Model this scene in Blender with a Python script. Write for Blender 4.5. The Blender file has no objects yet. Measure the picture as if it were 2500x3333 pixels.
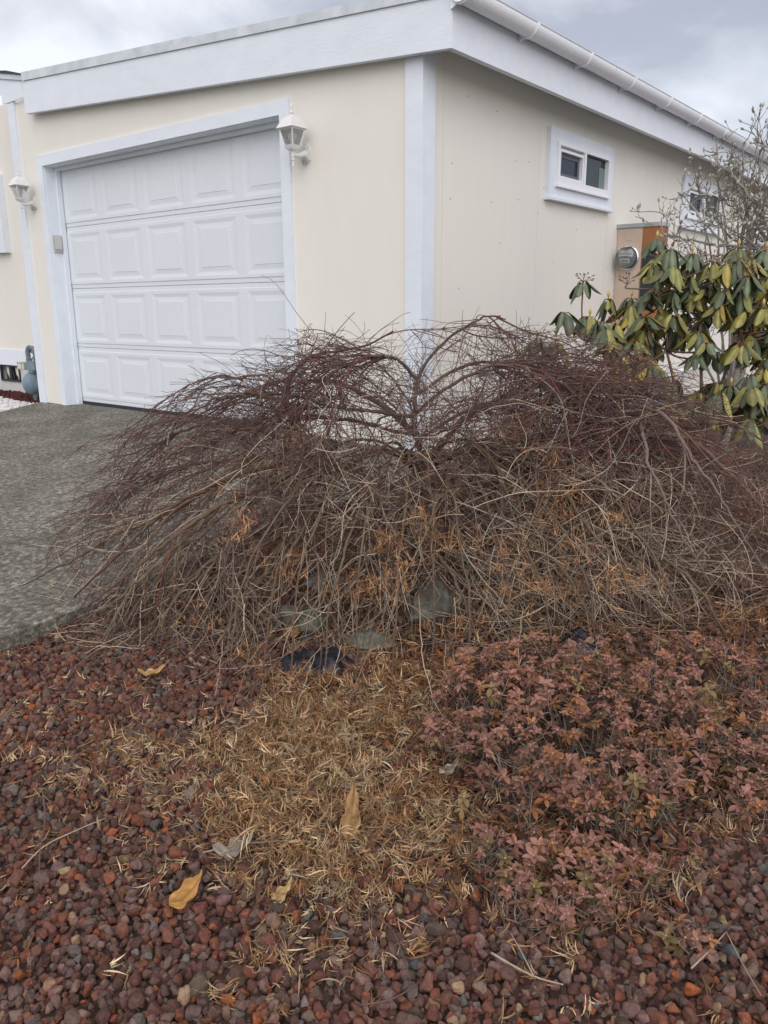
import bpy, math, random
import numpy as np
from mathutils import Matrix, Vector

rnd = random.Random(7)
R = np.random.default_rng(11)
scene = bpy.context.scene

# ------------------------------------------------------------------ camera
FPX, IW, IH = 2591.67, 2500.0, 3333.0
CAM = np.array([2.9829, -4.0833, 0.8881])
YAW, PIT, ROL = 0.6766, -0.2508, -0.0049
FWD = np.array([-math.sin(YAW)*math.cos(PIT), math.cos(YAW)*math.cos(PIT), math.sin(PIT)])
_r = np.array([math.cos(YAW), math.sin(YAW), 0.0]); _u = np.cross(_r, FWD)
RGT = _r*math.cos(ROL) + _u*math.sin(ROL)
UPV = -_r*math.sin(ROL) + _u*math.cos(ROL)
cam_data = bpy.data.cameras.new('camera')
cam = bpy.data.objects.new('camera', cam_data)
scene.collection.objects.link(cam)
cam_data.sensor_fit = 'HORIZONTAL'; cam_data.sensor_width = 36.0
cam_data.lens = FPX/IW*36.0
cam_data.clip_start = 0.02; cam_data.clip_end = 2000
M = Matrix.Identity(4)
for i in range(3):
    M[i][0], M[i][1], M[i][2], M[i][3] = RGT[i], UPV[i], -FWD[i], CAM[i]
cam.matrix_world = M
scene.camera = cam

# ------------------------------------------------------------------ light
SUN_DIR = np.array([0.36, -0.68, 0.63]); SUN_DIR /= np.linalg.norm(SUN_DIR)   # towards the sun
sd = bpy.data.lights.new('sun', 'SUN'); sd.energy = 0.75; sd.angle = math.radians(50); sd.color = (1.0, 0.965, 0.92)
sun = bpy.data.objects.new('sun', sd); scene.collection.objects.link(sun)
sun.rotation_euler = Vector(-SUN_DIR).to_track_quat('-Z', 'Y').to_euler()

world = bpy.data.worlds.new('World'); scene.world = world; world.use_nodes = True
nt = world.node_tree; nt.nodes.clear()
def wn(t, **k):
    n = nt.nodes.new(t)
    for a, b in k.items(): setattr(n, a, b)
    return n
def wmath(op, a, b=None, c=None):
    n = wn('ShaderNodeMath', operation=op)
    for i, v in enumerate((a, b, c)):
        if v is None: continue
        if isinstance(v, (int, float)): n.inputs[i].default_value = v
        else: nt.links.new(v, n.inputs[i])
    return n.outputs[0]
out = wn('ShaderNodeOutputWorld'); add = wn('ShaderNodeAddShader')
b1 = wn('ShaderNodeBackground'); b2 = wn('ShaderNodeBackground')
sky = wn('ShaderNodeTexSky'); sky.sky_type = 'NISHITA'; sky.sun_disc = False
sky.sun_elevation = math.asin(SUN_DIR[2]); sky.sun_rotation = math.atan2(SUN_DIR[0], SUN_DIR[1])
nt.links.new(sky.outputs[0], b1.inputs[0]); b1.inputs[1].default_value = 0.05
tc = wn('ShaderNodeTexCoord')
mp = wn('ShaderNodeMapping'); mp.inputs['Scale'].default_value = (1, 1, 1.7); mp.inputs['Location'].default_value = (0.3, 0.1, 0.0)
nt.links.new(tc.outputs['Generated'], mp.inputs[0])
n1 = wn('ShaderNodeTexNoise'); n1.inputs['Scale'].default_value = 3.6; n1.inputs['Detail'].default_value = 8; n1.inputs['Roughness'].default_value = 0.52
n1.inputs['Distortion'].default_value = 0.3
nt.links.new(mp.outputs[0], n1.inputs[0])
dot = wn('ShaderNodeVectorMath', operation='DOT_PRODUCT'); dot.inputs[1].default_value = (-0.93, 0.05, 0.36)
nt.links.new(tc.outputs['Generated'], dot.inputs[0])
dots = wn('ShaderNodeVectorMath', operation='DOT_PRODUCT'); dots.inputs[1].default_value = (0.80, -0.40, 0.45)
nt.links.new(tc.outputs['Generated'], dots.inputs[0])
left = wmath('MAXIMUM', wmath('MULTIPLY_ADD', dot.outputs['Value'], 2.6, -1.55), 0.0)
cl = wmath('ADD', wmath('MULTIPLY_ADD', n1.outputs['Fac'], 1.25, -0.09), wmath('MULTIPLY', left, 0.40))
ramp = wn('ShaderNodeValToRGB'); nt.links.new(cl, ramp.inputs[0])
e = ramp.color_ramp.elements
e[0].position = 0.30; e[0].color = (0.50, 0.462, 0.475, 1)
e[1].position = 0.86; e[1].color = (1.32, 1.28, 1.26, 1)
el = ramp.color_ramp.elements.new(0.58); el.color = (0.60, 0.56, 0.57, 1)
nt.links.new(ramp.outputs[0], b2.inputs[0])
glow = wmath('POWER', wmath('MAXIMUM', wmath('MULTIPLY_ADD', dots.outputs['Value'], 0.75, 0.25), 0.0), 1.5)
nt.links.new(wmath('MULTIPLY_ADD', glow, 1.55, 0.56), b2.inputs[1])
nt.links.new(b1.outputs[0], add.inputs[0]); nt.links.new(b2.outputs[0], add.inputs[1]); nt.links.new(add.outputs[0], out.inputs[0])

vs = scene.view_settings
vs.view_transform = 'Standard'; vs.look = 'None'; vs.exposure = 0.13; vs.gamma = 1.0

# ------------------------------------------------------------------ helpers
K = 2500.0/1659.0
def ray(u, v):                       # u,v in the 1659-wide view of the photo
    return FWD + RGT*(u*K-1250)/FPX - UPV*(v*K-1666.5)/FPX
def P(u, v, d): return CAM + ray(u, v)*d
def on_plane(u, v, n, dd):
    r = ray(u, v); n = np.array(n, float)
    return CAM + r*((dd-n@CAM)/(n@r))
def gz(x, y):                        # height of the planting bed
    x = np.asarray(x, float); y = np.asarray(y, float)
    z = 0.07*np.clip(y, -7, 0) - 0.078
    z = z + 0.07*np.exp(-(((x-1.35)/0.75)**2 + ((y+1.75)/0.55)**2))
    z = z + 0.03*np.exp(-(((x-1.75)/0.35)**2 + ((y+2.85)/0.30)**2))
    return z
def on_bed(u, v):
    p = on_plane(u, v, (0, -.07, 1), -.078)
    for _ in range(12):
        r = ray(u, v); t = (gz(p[0], p[1]) - CAM[2])/r[2]; p = 0.5*p + 0.5*(CAM + r*t)
    p[2] = gz(p[0], p[1]); return p
def inpoly(x, y, poly):
    x = np.asarray(x); y = np.asarray(y); ins = np.zeros(x.shape, bool); n = len(poly)
    for i in range(n):
        x1, y1 = poly[i]; x2, y2 = poly[(i+1) % n]
        c = ((y1 > y) != (y2 > y)) & (x < (x2-x1)*(y-y1)/(y2-y1+1e-12)+x1)
        ins ^= c
    return ins
def bedpoly(pts): return [tuple(on_bed(*p)[:2]) for p in pts]
def tosrc(pts):                      # world -> 1659 view px, depth
    d = np.asarray(pts)-CAM; w = d@FWD
    return (1250+FPX*(d@RGT)/w)/K, (1666.5-FPX*(d@UPV)/w)/K, w

class MB:
    def __init__(s): s.v = []; s.f = []; s.c = []; s.n = 0; s.mi = []
    def add(s, v, faces, col=(1, 1, 1), mi=0):
        v = np.asarray(v, np.float64).reshape(-1, 3)
        c = np.asarray(col, np.float64)
        if c.ndim == 1: c = np.tile(c, (len(v), 1))
        s.v.append(v); s.c.append(c)
        if isinstance(faces, np.ndarray): faces = [faces]
        else:
            g = {}
            for q in faces: g.setdefault(len(q), []).append(q)
            faces = [np.array(q, np.int64) for q in g.values()]
        for q in faces: s.f.append(q + s.n); s.mi.append(np.full(len(q), mi, np.int32))
        s.n += len(v)
    def box(s, x0, x1, y0, y1, z0, z1, col=(1, 1, 1), mi=0):
        v = [(x, y, z) for x in (x0, x1) for y in (y0, y1) for z in (z0, z1)]
        s.add(v, [(0, 1, 3, 2), (4, 6, 7, 5), (0, 4, 5, 1), (2, 3, 7, 6), (0, 2, 6, 4), (1, 5, 7, 3)], col, mi)
    def prism(s, poly, axis, a0, a1, col=(1, 1, 1), mi=0):   # 2d polygon extruded along an axis
        n = len(poly); v = []
        for a in (a0, a1):
            for p in poly:
                v.append({'x': (a, p[0], p[1]), 'y': (p[0], a, p[1]), 'z': (p[0], p[1], a)}[axis])
        s.add(v, [tuple(range(n)), tuple(range(2*n-1, n-1, -1))] + [(i, (i+1) % n, n+(i+1) % n, n+i) for i in range(n)], col, mi)
    def lathe(s, prof, c, sides=16, col=(1, 1, 1), axis='z', mi=0, rot=0.0):
        m = len(prof); th = np.arange(sides)*2*math.pi/sides + rot; v = []
        for r_, h in prof:
            for t in th:
                a, b = r_*math.cos(t), r_*math.sin(t)
                v.append({'z': (a, b, h), 'y': (a, h, b), 'x': (h, a, b)}[axis])
        v = np.array(v)+np.array(c)
        f = [(i*sides+j, i*sides+(j+1) % sides, (i+1)*sides+(j+1) % sides, (i+1)*sides+j) for i in range(m-1) for j in range(sides)]
        f += [tuple(range(sides-1, -1, -1)), tuple((m-1)*sides+j for j in range(sides))]
        s.add(v, f, col, mi)
    def tube(s, pts, rad, sides=8, col=(1, 1, 1), mi=0):
        pts = np.asarray(pts, float); rad = np.broadcast_to(np.asarray(rad, float), (len(pts),))
        s.tubes(pts[None], rad[None], sides, np.broadcast_to(np.asarray(col, float), (1, len(pts), 3)), mi, cap=True)
    def tubes(s, pts, rad, sides=3, col=None, mi=0, cap=False):
        N, m, _ = pts.shape
        t = np.empty_like(pts); t[:, 1:-1] = pts[:, 2:]-pts[:, :-2]; t[:, 0] = pts[:, 1]-pts[:, 0]; t[:, -1] = pts[:, -1]-pts[:, -2]
        t /= np.linalg.norm(t, axis=2, keepdims=True)+1e-9
        a = np.empty_like(t)
        ref = np.where(np.abs(t[:, 0, 2:3]) < 0.9, np.array([[0, 0, 1.0]]), np.array([[1.0, 0, 0]]))
        for i in range(m):                       # carry the frame along the tube
            ref = ref - (ref*t[:, i]).sum(1, keepdims=True)*t[:, i]
            ref = ref/(np.linalg.norm(ref, axis=1, keepdims=True)+1e-9); a[:, i] = ref
        b = np.cross(t, a)
        th = np.arange(sides)*2*math.pi/sides
        ring = a[:, :, None]*np.cos(th)[None, None, :, None] + b[:, :, None]*np.sin(th)[None, None, :, None]
        v = pts[:, :, None] + ring*rad[:, :, None, None]
        c = np.broadcast_to(col[:, :, None], v.shape).reshape(-1, 3)
        i, j = np.meshgrid(np.arange(m-1), np.arange(sides), indexing='ij'); j2 = (j+1) % sides
        f = np.stack([i*sides+j, i*sides+j2, (i+1)*sides+j2, (i+1)*sides+j], -1).reshape(-1, 4)
        F = (f[None] + (np.arange(N)*m*sides)[:, None, None]).reshape(-1, 4)
        fl = [F]
        if cap and sides > 2:
            e0 = np.arange(sides)[::-1][None] + (np.arange(N)*m*sides)[:, None]
            e1 = np.arange(sides)[None] + (np.arange(N)*m*sides)[:, None] + (m-1)*sides
            fl += [e0, e1]
        for q in fl[1:]: pass
        v = v.reshape(-1, 3); s.v.append(v); s.c.append(np.array(c))
        for q in fl: s.f.append(q+s.n); s.mi.append(np.full(len(q), mi, np.int32))
        s.n += len(v)
    def ribbons(s, pts, wid, side, col):          # flat strips: pts N,m,3  wid N,m  side N,m,3
        N, m, _ = pts.shape
        v = np.stack([pts-side*wid[..., None], pts+side*wid[..., None]], 2)
        c = np.broadcast_to(col[:, :, None] if col.ndim == 3 else col[:, None, None], v.shape)
        i = np.arange(m-1); f = np.stack([2*i, 2*i+1, 2*i+3, 2*i+2], -1)
        F = (f[None] + (np.arange(N)*m*2)[:, None, None]).reshape(-1, 4)
        s.v.append(v.reshape(-1, 3)); s.c.append(np.array(c).reshape(-1, 3)); s.f.append(F+s.n)
        s.mi.append(np.zeros(len(F), np.int32)); s.n += N*m*2
    def build(s, name, mats, parent=None, smooth=False, origin=None):
        v = np.concatenate(s.v); c = np.concatenate(s.c)
        o = np.array(WLOC.get(parent, (0, 0, 0)) if parent is not None else (origin if origin is not None else (0, 0, 0)), float)
        me = bpy.data.meshes.new(name)
        me.vertices.add(len(v)); me.vertices.foreach_set('co', (v-o).astype(np.float32).ravel())
        nl = sum(q.size for q in s.f); nf = sum(len(q) for q in s.f)
        me.loops.add(nl); me.polygons.add(nf)
        me.loops.foreach_set('vertex_index', np.concatenate([q.ravel() for q in s.f]).astype(np.int32))
        tot = np.concatenate([np.full(len(q), q.shape[1], np.int32) for q in s.f])
        st = np.zeros(nf, np.int32); st[1:] = np.cumsum(tot)[:-1]
        me.polygons.foreach_set('loop_start', st)
        me.polygons.foreach_set('material_index', np.concatenate(s.mi))
        me.polygons.foreach_set('use_smooth', np.full(nf, bool(smooth)))
        at = me.color_attributes.new('Col', 'FLOAT_COLOR', 'POINT')
        at.data.foreach_set('color', np.concatenate([c, np.ones((len(c), 1))], 1).astype(np.float32).ravel())
        me.update(calc_edges=True); me.validate()
        for mm in (mats if isinstance(mats, (list, tuple)) else [mats]): me.materials.append(mm)
        ob = bpy.data.objects.new(name, me); scene.collection.objects.link(ob)
        if parent is not None: ob.parent = parent
        else: ob.location = o
        WLOC[ob] = tuple(o)
        return ob
WLOC = {}
def thing(name, label, cat, loc=(0, 0, 0), group=None):
    o = bpy.data.objects.new(name, None); scene.collection.objects.link(o)
    o.location = loc; o.empty_display_size = 0.1; WLOC[o] = tuple(loc)
    o['label'] = label; o['category'] = cat
    if group: o['group'] = group
    return o
def tag(o, label, cat, group=None, kind=None):
    o['label'] = label; o['category'] = cat
    if group: o['group'] = group
    if kind: o['kind'] = kind
    return o
def struct(o, label=None, kind='structure'):
    o['kind'] = kind
    if label: o['label'] = label; o['category'] = label.split()[-1]
    return o
def spline(pts, n):
    pts = np.asarray(pts, float); m = len(pts)
    q = np.vstack([2*pts[0]-pts[1], pts, 2*pts[-1]-pts[-2]])
    out = []
    for t in np.linspace(0, m-1, n):
        i = min(int(t), m-2); f = t-i; a, b, c, d = q[i:i+4]
        out.append(0.5*((2*b)+(-a+c)*f+(2*a-5*b+4*c-d)*f*f+(-a+3*b-3*c+d)*f**3))
    return np.array(out)

# ------------------------------------------------------------------ materials
def mat(name, col, rough=0.6, var=0.0, vscale=8.0, bump=0.0, bscale=60.0, metal=0.0, attr=False, spec=0.35, stretch=(1, 1, 1),
        var2=0.0, v2scale=1.2, trans=0.0, coat=0.0, tint=None):
    m = bpy.data.materials.new(name); m.use_nodes = True; t = m.node_tree; b = t.nodes['Principled BSDF']
    b.inputs['Roughness'].default_value = rough; b.inputs['Metallic'].default_value = metal
    b.inputs['Specular IOR Level'].default_value = spec
    b.inputs['Coat Weight'].default_value = coat
    co = t.nodes.new('ShaderNodeTexCoord'); mpp = t.nodes.new('ShaderNodeMapping'); mpp.inputs['Scale'].default_value = stretch
    t.links.new(co.outputs['Object'], mpp.inputs[0])
    if attr:
        a = t.nodes.new('ShaderNodeAttribute'); a.attribute_name = 'Col'; cur = a.outputs['Color']
    else:
        a = t.nodes.new('ShaderNodeRGB'); a.outputs[0].default_value = (*col, 1); cur = a.outputs[0]
    def vary(cur, amount, sc, det):
        n = t.nodes.new('ShaderNodeTexNoise'); n.inputs['Scale'].default_value = sc; n.inputs['Detail'].default_value = det
        t.links.new(mpp.outputs[0], n.inputs[0])
        mr = t.nodes.new('ShaderNodeMapRange'); mr.inputs['From Min'].default_value = 0.28; mr.inputs['From Max'].default_value = 0.72
        mr.inputs['To Min'].default_value = 1-amount; mr.inputs['To Max'].default_value = 1+amount
        t.links.new(n.outputs['Fac'], mr.inputs['Value'])
        x = t.nodes.new('ShaderNodeVectorMath'); x.operation = 'SCALE'
        t.links.new(cur, x.inputs[0]); t.links.new(mr.outputs[0], x.inputs['Scale']); return x.outputs[0]
    if var: cur = vary(cur, var, vscale, 5)
    if var2: cur = vary(cur, var2, v2scale, 3)
    if tint:                                     # patches of a second colour
        n = t.nodes.new('ShaderNodeTexNoise'); n.inputs['Scale'].default_value = tint[1]; n.inputs['Detail'].default_value = 6
        t.links.new(mpp.outputs[0], n.inputs[0])
        mr = t.nodes.new('ShaderNodeMapRange'); mr.inputs['From Min'].default_value = tint[2]; mr.inputs['From Max'].default_value = tint[3]
        mr.inputs['To Max'].default_value = tint[4] if len(tint) > 4 else 1.0
        t.links.new(n.outputs['Fac'], mr.inputs['Value'])
        mx = t.nodes.new('ShaderNodeMixRGB'); t.links.new(mr.outputs[0], mx.inputs[0]); t.links.new(cur, mx.inputs[1]); mx.inputs[2].default_value = (*tint[0], 1)
        cur = mx.outputs[0]
    t.links.new(cur, b.inputs['Base Color'])
    if bump:
        n = t.nodes.new('ShaderNodeTexNoise'); n.inputs['Scale'].default_value = bscale; n.inputs['Detail'].default_value = 6
        t.links.new(mpp.outputs[0], n.inputs[0])
        bp = t.nodes.new('ShaderNodeBump'); bp.inputs['Strength'].default_value = bump; bp.inputs['Distance'].default_value = 0.004
        t.links.new(n.outputs['Fac'], bp.inputs['Height']); t.links.new(bp.outputs[0], b.inputs['Normal'])
    if trans:
        b.inputs['Transmission Weight'].default_value = trans
    return m
m_cream = mat('cream_siding', (0.77, 0.752, 0.688), 0.75, 0.012, 14, 0.35, 160, stretch=(1, 1, 0.25), var2=0.03)
m_white = mat('white_painted_wood', (0.735, 0.79, 0.85), 0.55, 0.035, 10, 0.35, 70, stretch=(0.5, 1.0, 1.0), var2=0.03)
m_door = mat('white_steel_door', (0.70, 0.745, 0.785), 0.45, 0.015, 20, 0.12, 300, var2=0.02)
m_gutter = mat('white_vinyl_gutter', (0.85, 0.885, 0.93), 0.42, 0.03, 5, 0.0, tint=((0.30, 0.29, 0.27), 9.0, 0.66, 0.78, 0.6))
m_vinyl = mat('white_vinyl', (0.80, 0.82, 0.86), 0.35, 0.01, 9)
m_flash = mat('galvanized_flashing', (0.62, 0.66, 0.69), 0.42, 0.12, 9, 0.1, 20, metal=0.35, tint=((0.75, 0.77, 0.79), 6.0, 0.5, 0.7))
m_dark = mat('dark_rubber', (0.03, 0.035, 0.045), 0.6)
m_roof = mat('dark_shingle', (0.06, 0.06, 0.085), 0.9, 0.3, 25)
m_glass = mat('window_glass', (0.012, 0.022, 0.048), 0.06, 0.0, spec=0.18)
m_pane2 = mat('window_glass_greenish', (0.018, 0.036, 0.048), 0.06, 0.25, 2.5, spec=0.18)
m_curtain = mat('pale_curtain', (0.14, 0.20, 0.19), 0.4, 0.1, 5)
m_screen = mat('window_screen', (0.12, 0.13, 0.16), 0.6)
m_lamp = mat('white_lamp_metal', (0.72, 0.72, 0.70), 0.42, 0.03, 30)
m_lampglass = mat('lamp_glass', (0.9, 0.92, 0.92), 0.08, trans=0.92)
m_bulb = mat('lamp_bulb', (0.82, 0.82, 0.78), 0.3)
m_sensor = mat('grey_sensor', (0.30, 0.29, 0.30), 0.5)
m_keypad = mat('beige_keypad', (0.42, 0.43, 0.40), 0.5, 0.04, 40)
m_keypad2 = mat('beige_keypad_cover', (0.55, 0.55, 0.52), 0.5, 0.04, 40)
m_gas = mat('gas_meter_paint', (0.19, 0.26, 0.31), 0.5, 0.12, 18, 0.05, 40, tint=((0.30, 0.34, 0.36), 25, 0.6, 0.75, 0.6))
m_gaspipe = mat('gas_pipe_paint', (0.15, 0.19, 0.215), 0.55, 0.15, 25)
m_gasdial = mat('gas_dial_box', (0.36, 0.37, 0.30), 0.5, 0.06, 30)
m_paper = mat('pale_label', (0.62, 0.62, 0.56), 0.6, 0.08, 90)
m_ventins = mat('vent_insulation', (0.66, 0.64, 0.52), 0.9, 0.15, 20, 0.5, 30)
m_skirt = mat('grey_skirting', (0.56, 0.555, 0.54), 0.8, 0.06, 6, 0.3, 80)
m_steel = mat('beige_meter_cabinet', (0.53, 0.42, 0.34), 0.55, 0.08, 4, tint=((0.30, 0.28, 0.27), 3.0, 0.58, 0.78, 0.8))
m_copper = mat('rusty_cabinet_panel', (0.33, 0.135, 0.05), 0.6, 0.12, 5, tint=((0.15, 0.085, 0.065), 4, 0.52, 0.72, 0.8))
m_zinc = mat('zinc_cap', (0.42, 0.45, 0.47), 0.4, 0.08, 12, metal=0.6)
m_chrome = mat('meter_ring', (0.72, 0.74, 0.76), 0.22, metal=0.9)
m_dial = mat('meter_dial', (0.16, 0.18, 0.185), 0.4)
m_dialplate = mat('meter_face', (0.58, 0.61, 0.62), 0.4)
m_meterglass = mat('meter_glass', (0.95, 0.97, 0.97), 0.04, trans=0.97)
m_pvc = mat('white_pvc', (0.78, 0.79, 0.82), 0.4, 0.02, 5)
m_blue = mat('pale_blue_plastic', (0.36, 0.45, 0.54), 0.45, 0.06, 8)
m_plastic = mat('black_plastic_sheet', (0.016, 0.019, 0.026), 0.33, 0.3, 20, 0.3, 25)
m_stone = mat('greenish_boulder', (0.125, 0.125, 0.098), 0.9, 0.4, 22, 1.0, 40, tint=((0.19, 0.21, 0.175), 11, 0.5, 0.68, 0.8))
m_stone2 = mat('blue_grey_boulder', (0.18, 0.225, 0.22), 0.85, 0.35, 20, 0.8, 26)
m_lava = mat('lava_rock', (1, 1, 1), 0.9, 0.28, 110, 0.9, 260, attr=True, spec=0.22)
m_chip = mat('white_marble_chip', (1, 1, 1), 0.7, 0.08, 60, attr=True)
m_bark = mat('maple_bark', (1, 1, 1), 0.8, 0.25, 55, 0.5, 90, attr=True, spec=0.25)
m_twig = mat('twig_bark', (1, 1, 1), 0.62, 0.18, 60, attr=True, spec=0.3)
m_litter = mat('dry_leaf', (1, 1, 1), 0.75, 0.15, 90, attr=True, spec=0.25)
m_leaf = mat('leaf', (1, 1, 1), 0.42, 0.14, 45, 0.15, 60, attr=True, spec=0.4)
m_azalea = mat('azalea_leaf', (1, 1, 1), 0.6, 0.14, 120, attr=True, spec=0.3)

def ground_material():
    m = bpy.data.materials.new('bed_soil'); m.use_nodes = True; t = m.node_tree; b = t.nodes['Principled BSDF']
    co = t.nodes.new('ShaderNodeTexCoord'); n = t.nodes.new('ShaderNodeTexVoronoi'); n.inputs['Scale'].default_value = 55
    t.links.new(co.outputs['Object'], n.inputs[0]); cr = t.nodes.new('ShaderNodeValToRGB')
    n2 = t.nodes.new('ShaderNodeTexNoise'); n2.inputs['Scale'].default_value = 30; n2.inputs['Detail'].default_value = 6
    t.links.new(co.outputs['Object'], n2.inputs[0]); t.links.new(n2.outputs['Fac'], cr.inputs[0])
    e = cr.color_ramp.elements; e[0].position = 0.3; e[0].color = (0.022, 0.012, 0.010, 1); e[1].position = 0.75; e[1].color = (0.095, 0.05, 0.035, 1)
    t.links.new(cr.outputs[0], b.inputs['Base Color']); b.inputs['Roughness'].default_value = 0.95
    bp = t.nodes.new('ShaderNodeBump'); bp.inputs['Strength'].default_value = 1; bp.inputs['Distance'].default_value = 0.012
    t.links.new(n.outputs['Distance'], bp.inputs['Height']); t.links.new(bp.outputs[0], b.inputs['Normal'])
    return m
def driveway_material():
    m = bpy.data.materials.new('exposed_aggregate_concrete'); m.use_nodes = True; t = m.node_tree; b = t.nodes['Principled BSDF']
    co = t.nodes.new('ShaderNodeTexCoord')
    def noise(sc, det, rg=0.55):
        n = t.nodes.new('ShaderNodeTexNoise'); n.inputs['Scale'].default_value = sc; n.inputs['Detail'].default_value = det; n.inputs['Roughness'].default_value = rg
        t.links.new(co.outputs['Object'], n.inputs[0]); return n.outputs['Fac']
    def rampn(f, *st):
        r = t.nodes.new('ShaderNodeValToRGB'); t.links.new(f, r.inputs[0]); e = r.color_ramp.elements
        e[0].position, e[0].color = st[0][0], (*st[0][1], 1); e[1].position, e[1].color = st[-1][0], (*st[-1][1], 1)
        for p_, c_ in st[1:-1]: q = e.new(p_); q.color = (*c_, 1)
        return r.outputs[0]
    def mix(f, a, c, mode='MIX'):
        x = t.nodes.new('ShaderNodeMixRGB'); x.blend_type = mode
        if isinstance(f, float): x.inputs[0].default_value = f
        else: t.links.new(f, x.inputs[0])
        t.links.new(a, x.inputs[1]); t.links.new(c, x.inputs[2]); return x.outputs[0]
    base = rampn(noise(38, 5, 0.7), (0.32, (0.066, 0.062, 0.054)), (0.5, (0.136, 0.129, 0.113)), (0.66, (0.31, 0.297, 0.262)))
    v = t.nodes.new('ShaderNodeTexVoronoi'); v.inputs['Scale'].default_value = 85; t.links.new(co.outputs['Object'], v.inputs[0])
    peb = rampn(v.outputs['Color'], (0.2, (0.55, 0.55, 0.53)), (0.8, (1.4, 1.38, 1.3)))
    c = mix(0.75, base, peb, 'MULTIPLY')
    moss = rampn(noise(2.2, 6, 0.6), (0.36, (0.70, 0.69, 0.58)), (0.52, (1.0, 0.98, 0.93)), (0.68, (1.3, 1.27, 1.22)))
    c = mix(1.0, c, moss, 'MULTIPLY')
    t.links.new(c, b.inputs['Base Color']); b.inputs['Roughness'].default_value = 0.85
    bp = t.nodes.new('ShaderNodeBump'); bp.inputs['Strength'].default_value = 0.6; bp.inputs['Distance'].default_value = 0.004
    t.links.new(v.outputs['Distance'], bp.inputs['Height']); t.links.new(bp.outputs[0], b.inputs['Normal'])
    return m
m_soil = ground_material(); m_drive = driveway_material()

# ------------------------------------------------------------------ ground, driveway
def lines(a, b, step, far): return np.concatenate([far[0], np.arange(a, b, step), far[1]])
xs = lines(-2.0, 5.0, 0.06, ([-400, -100, -30, -10, -7, -5, -3.5, -2.5], [5.2, 6, 8, 12, 30, 100, 400]))
ys = lines(-5.0, 0.6, 0.06, ([-400, -100, -30, -12, -8, -7, -6], [0.8, 1.5, 3, 6, 15, 40, 120, 400]))
gx, gy = np.meshgrid(xs, ys, indexing='ij')
near = (gx > -1.9) & (gx < 4.9) & (gy > -4.9) & (gy < 0.5)
gzv = gz(gx, gy) + np.where(near, R.normal(0, 0.003, gx.shape), 0)
gm = MB(); nx, ny = gx.shape
i, j = np.meshgrid(np.arange(nx-1), np.arange(ny-1), indexing='ij')
gm.add(np.stack([gx, gy, gzv], -1).reshape(-1, 3), np.stack([i*ny+j, (i+1)*ny+j, (i+1)*ny+j+1, i*ny+j+1], -1).reshape(-1, 4))
struct(gm.build('ground', m_soil, smooth=True), 'dark soil of the planting bed ground')

DXR = 0.335
d = MB(); YS = np.concatenate([[0.30, 0.0], -np.arange(0.25, 7.01, 0.25), [-9, -14]])
def dz(y): return 0.07*max(min(y, 0), -7)
top = []; bot = []
rw = np.random.default_rng(3)
for y in YS:
    xl_ = -4.665 + 0.34*max(-y, 0) if y > -1.5 else -4.155
    xr_ = DXR + (rw.normal(0, 0.006) if y < -0.1 else 0) if y <= 0 else -0.13
    top.append((xl_, xr_, y, dz(y)))
vv = []; ff = []
for (a, b_, y, z) in top: vv += [(a, y, z), (b_-0.012, y, z), (b_, y, z-0.012), (b_, y, z-0.14), (a, y, z-0.14)]
for q in range(len(top)-1):
    o0, o1 = q*5, (q+1)*5
    for s_ in range(5): ff.append((o0+s_, o1+s_, o1+(s_+1) % 5, o0+(s_+1) % 5))
ff += [tuple(range(5)), tuple(range((len(top)-1)*5+4, (len(top)-1)*5-1, -1))]
d.add(vv, ff); struct(d.build('driveway', m_drive), 'mossy grey exposed aggregate concrete driveway')

# unseen pale yard and street, added to bounce light onto gutter and door
m_bounce_yard = mat('pale_bounce_gravel', (0.34, 0.32, 0.29), 0.9, 0.2, 30, 0.5, 60); m_street = mat('asphalt', (0.16, 0.16, 0.16), 0.85, 0.2, 40, 0.4, 90)
yy = np.array([-13.9, -10, -7, -5, -3, -1, 0, 4, 14.0]); yv = []
for x in (4.3, 9.0, 30.0): yv += [(x, y, float(0.07*np.clip(y, -7, 0))-0.045) for y in yy]
q = MB(); q.add(yv, [(i*9+j, (i+1)*9+j, (i+1)*9+j+1, i*9+j+1) for i in range(2) for j in range(8)]); struct(q.build('bounce_yard', m_bounce_yard), 'added light-bouncing pale gravel side yard')
q = MB(); q.add([(-60, -24, -0.53), (60, -24, -0.53), (60, -14.01, -0.53), (-60, -14.01, -0.53)], [(0, 1, 2, 3)]); struct(q.build('street', m_street), 'added light-bouncing grey asphalt street')

# ------------------------------------------------------------------ house
XL, XR, REC, HT = -4.176, -1.156, 0.141, 2.13
FOX, FOY, FZ, FSL, FH, XFL = 0.262, -0.088, 2.257, 0.0661, 0.257, -4.2365
YE = 14.0
house = thing('house', 'cream sided house with white garage door, white corner trim and gutter', 'house', (-2.3, 0.2, 0))
def wall_top(x): return 2.40 - FSL*x
w = MB()
w.prism([(-4.66, -0.1), (XL, -0.1), (XL, wall_top(XL)), (-4.66, wall_top(-4.66))], 'y', 0, 0.12)
w.prism([(XR, -0.1), (0, -0.1), (0, wall_top(0)), (XR, wall_top(XR))], 'y', 0, 0.12)
w.prism([(XL, HT), (XR, HT), (XR, wall_top(XR)), (XL, wall_top(XL))], 'y', 0, 0.12)
w.build('front_wall', m_cream, house)
w = MB(); seams = [0.12, 0.22, 1.44, 2.66, 3.88, 5.10, 6.32, 7.54, 8.76, 9.98, 11.2, 12.42, YE]
for a, b_ in zip(seams[:-1], seams[1:]): w.box(-0.06, 0, a, b_-0.0025, -0.2, 2.41)
w.box(-0.12, -0.0605, 0.12, YE, -0.2, 2.38, (0.6, 0.6, 0.6))
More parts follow.
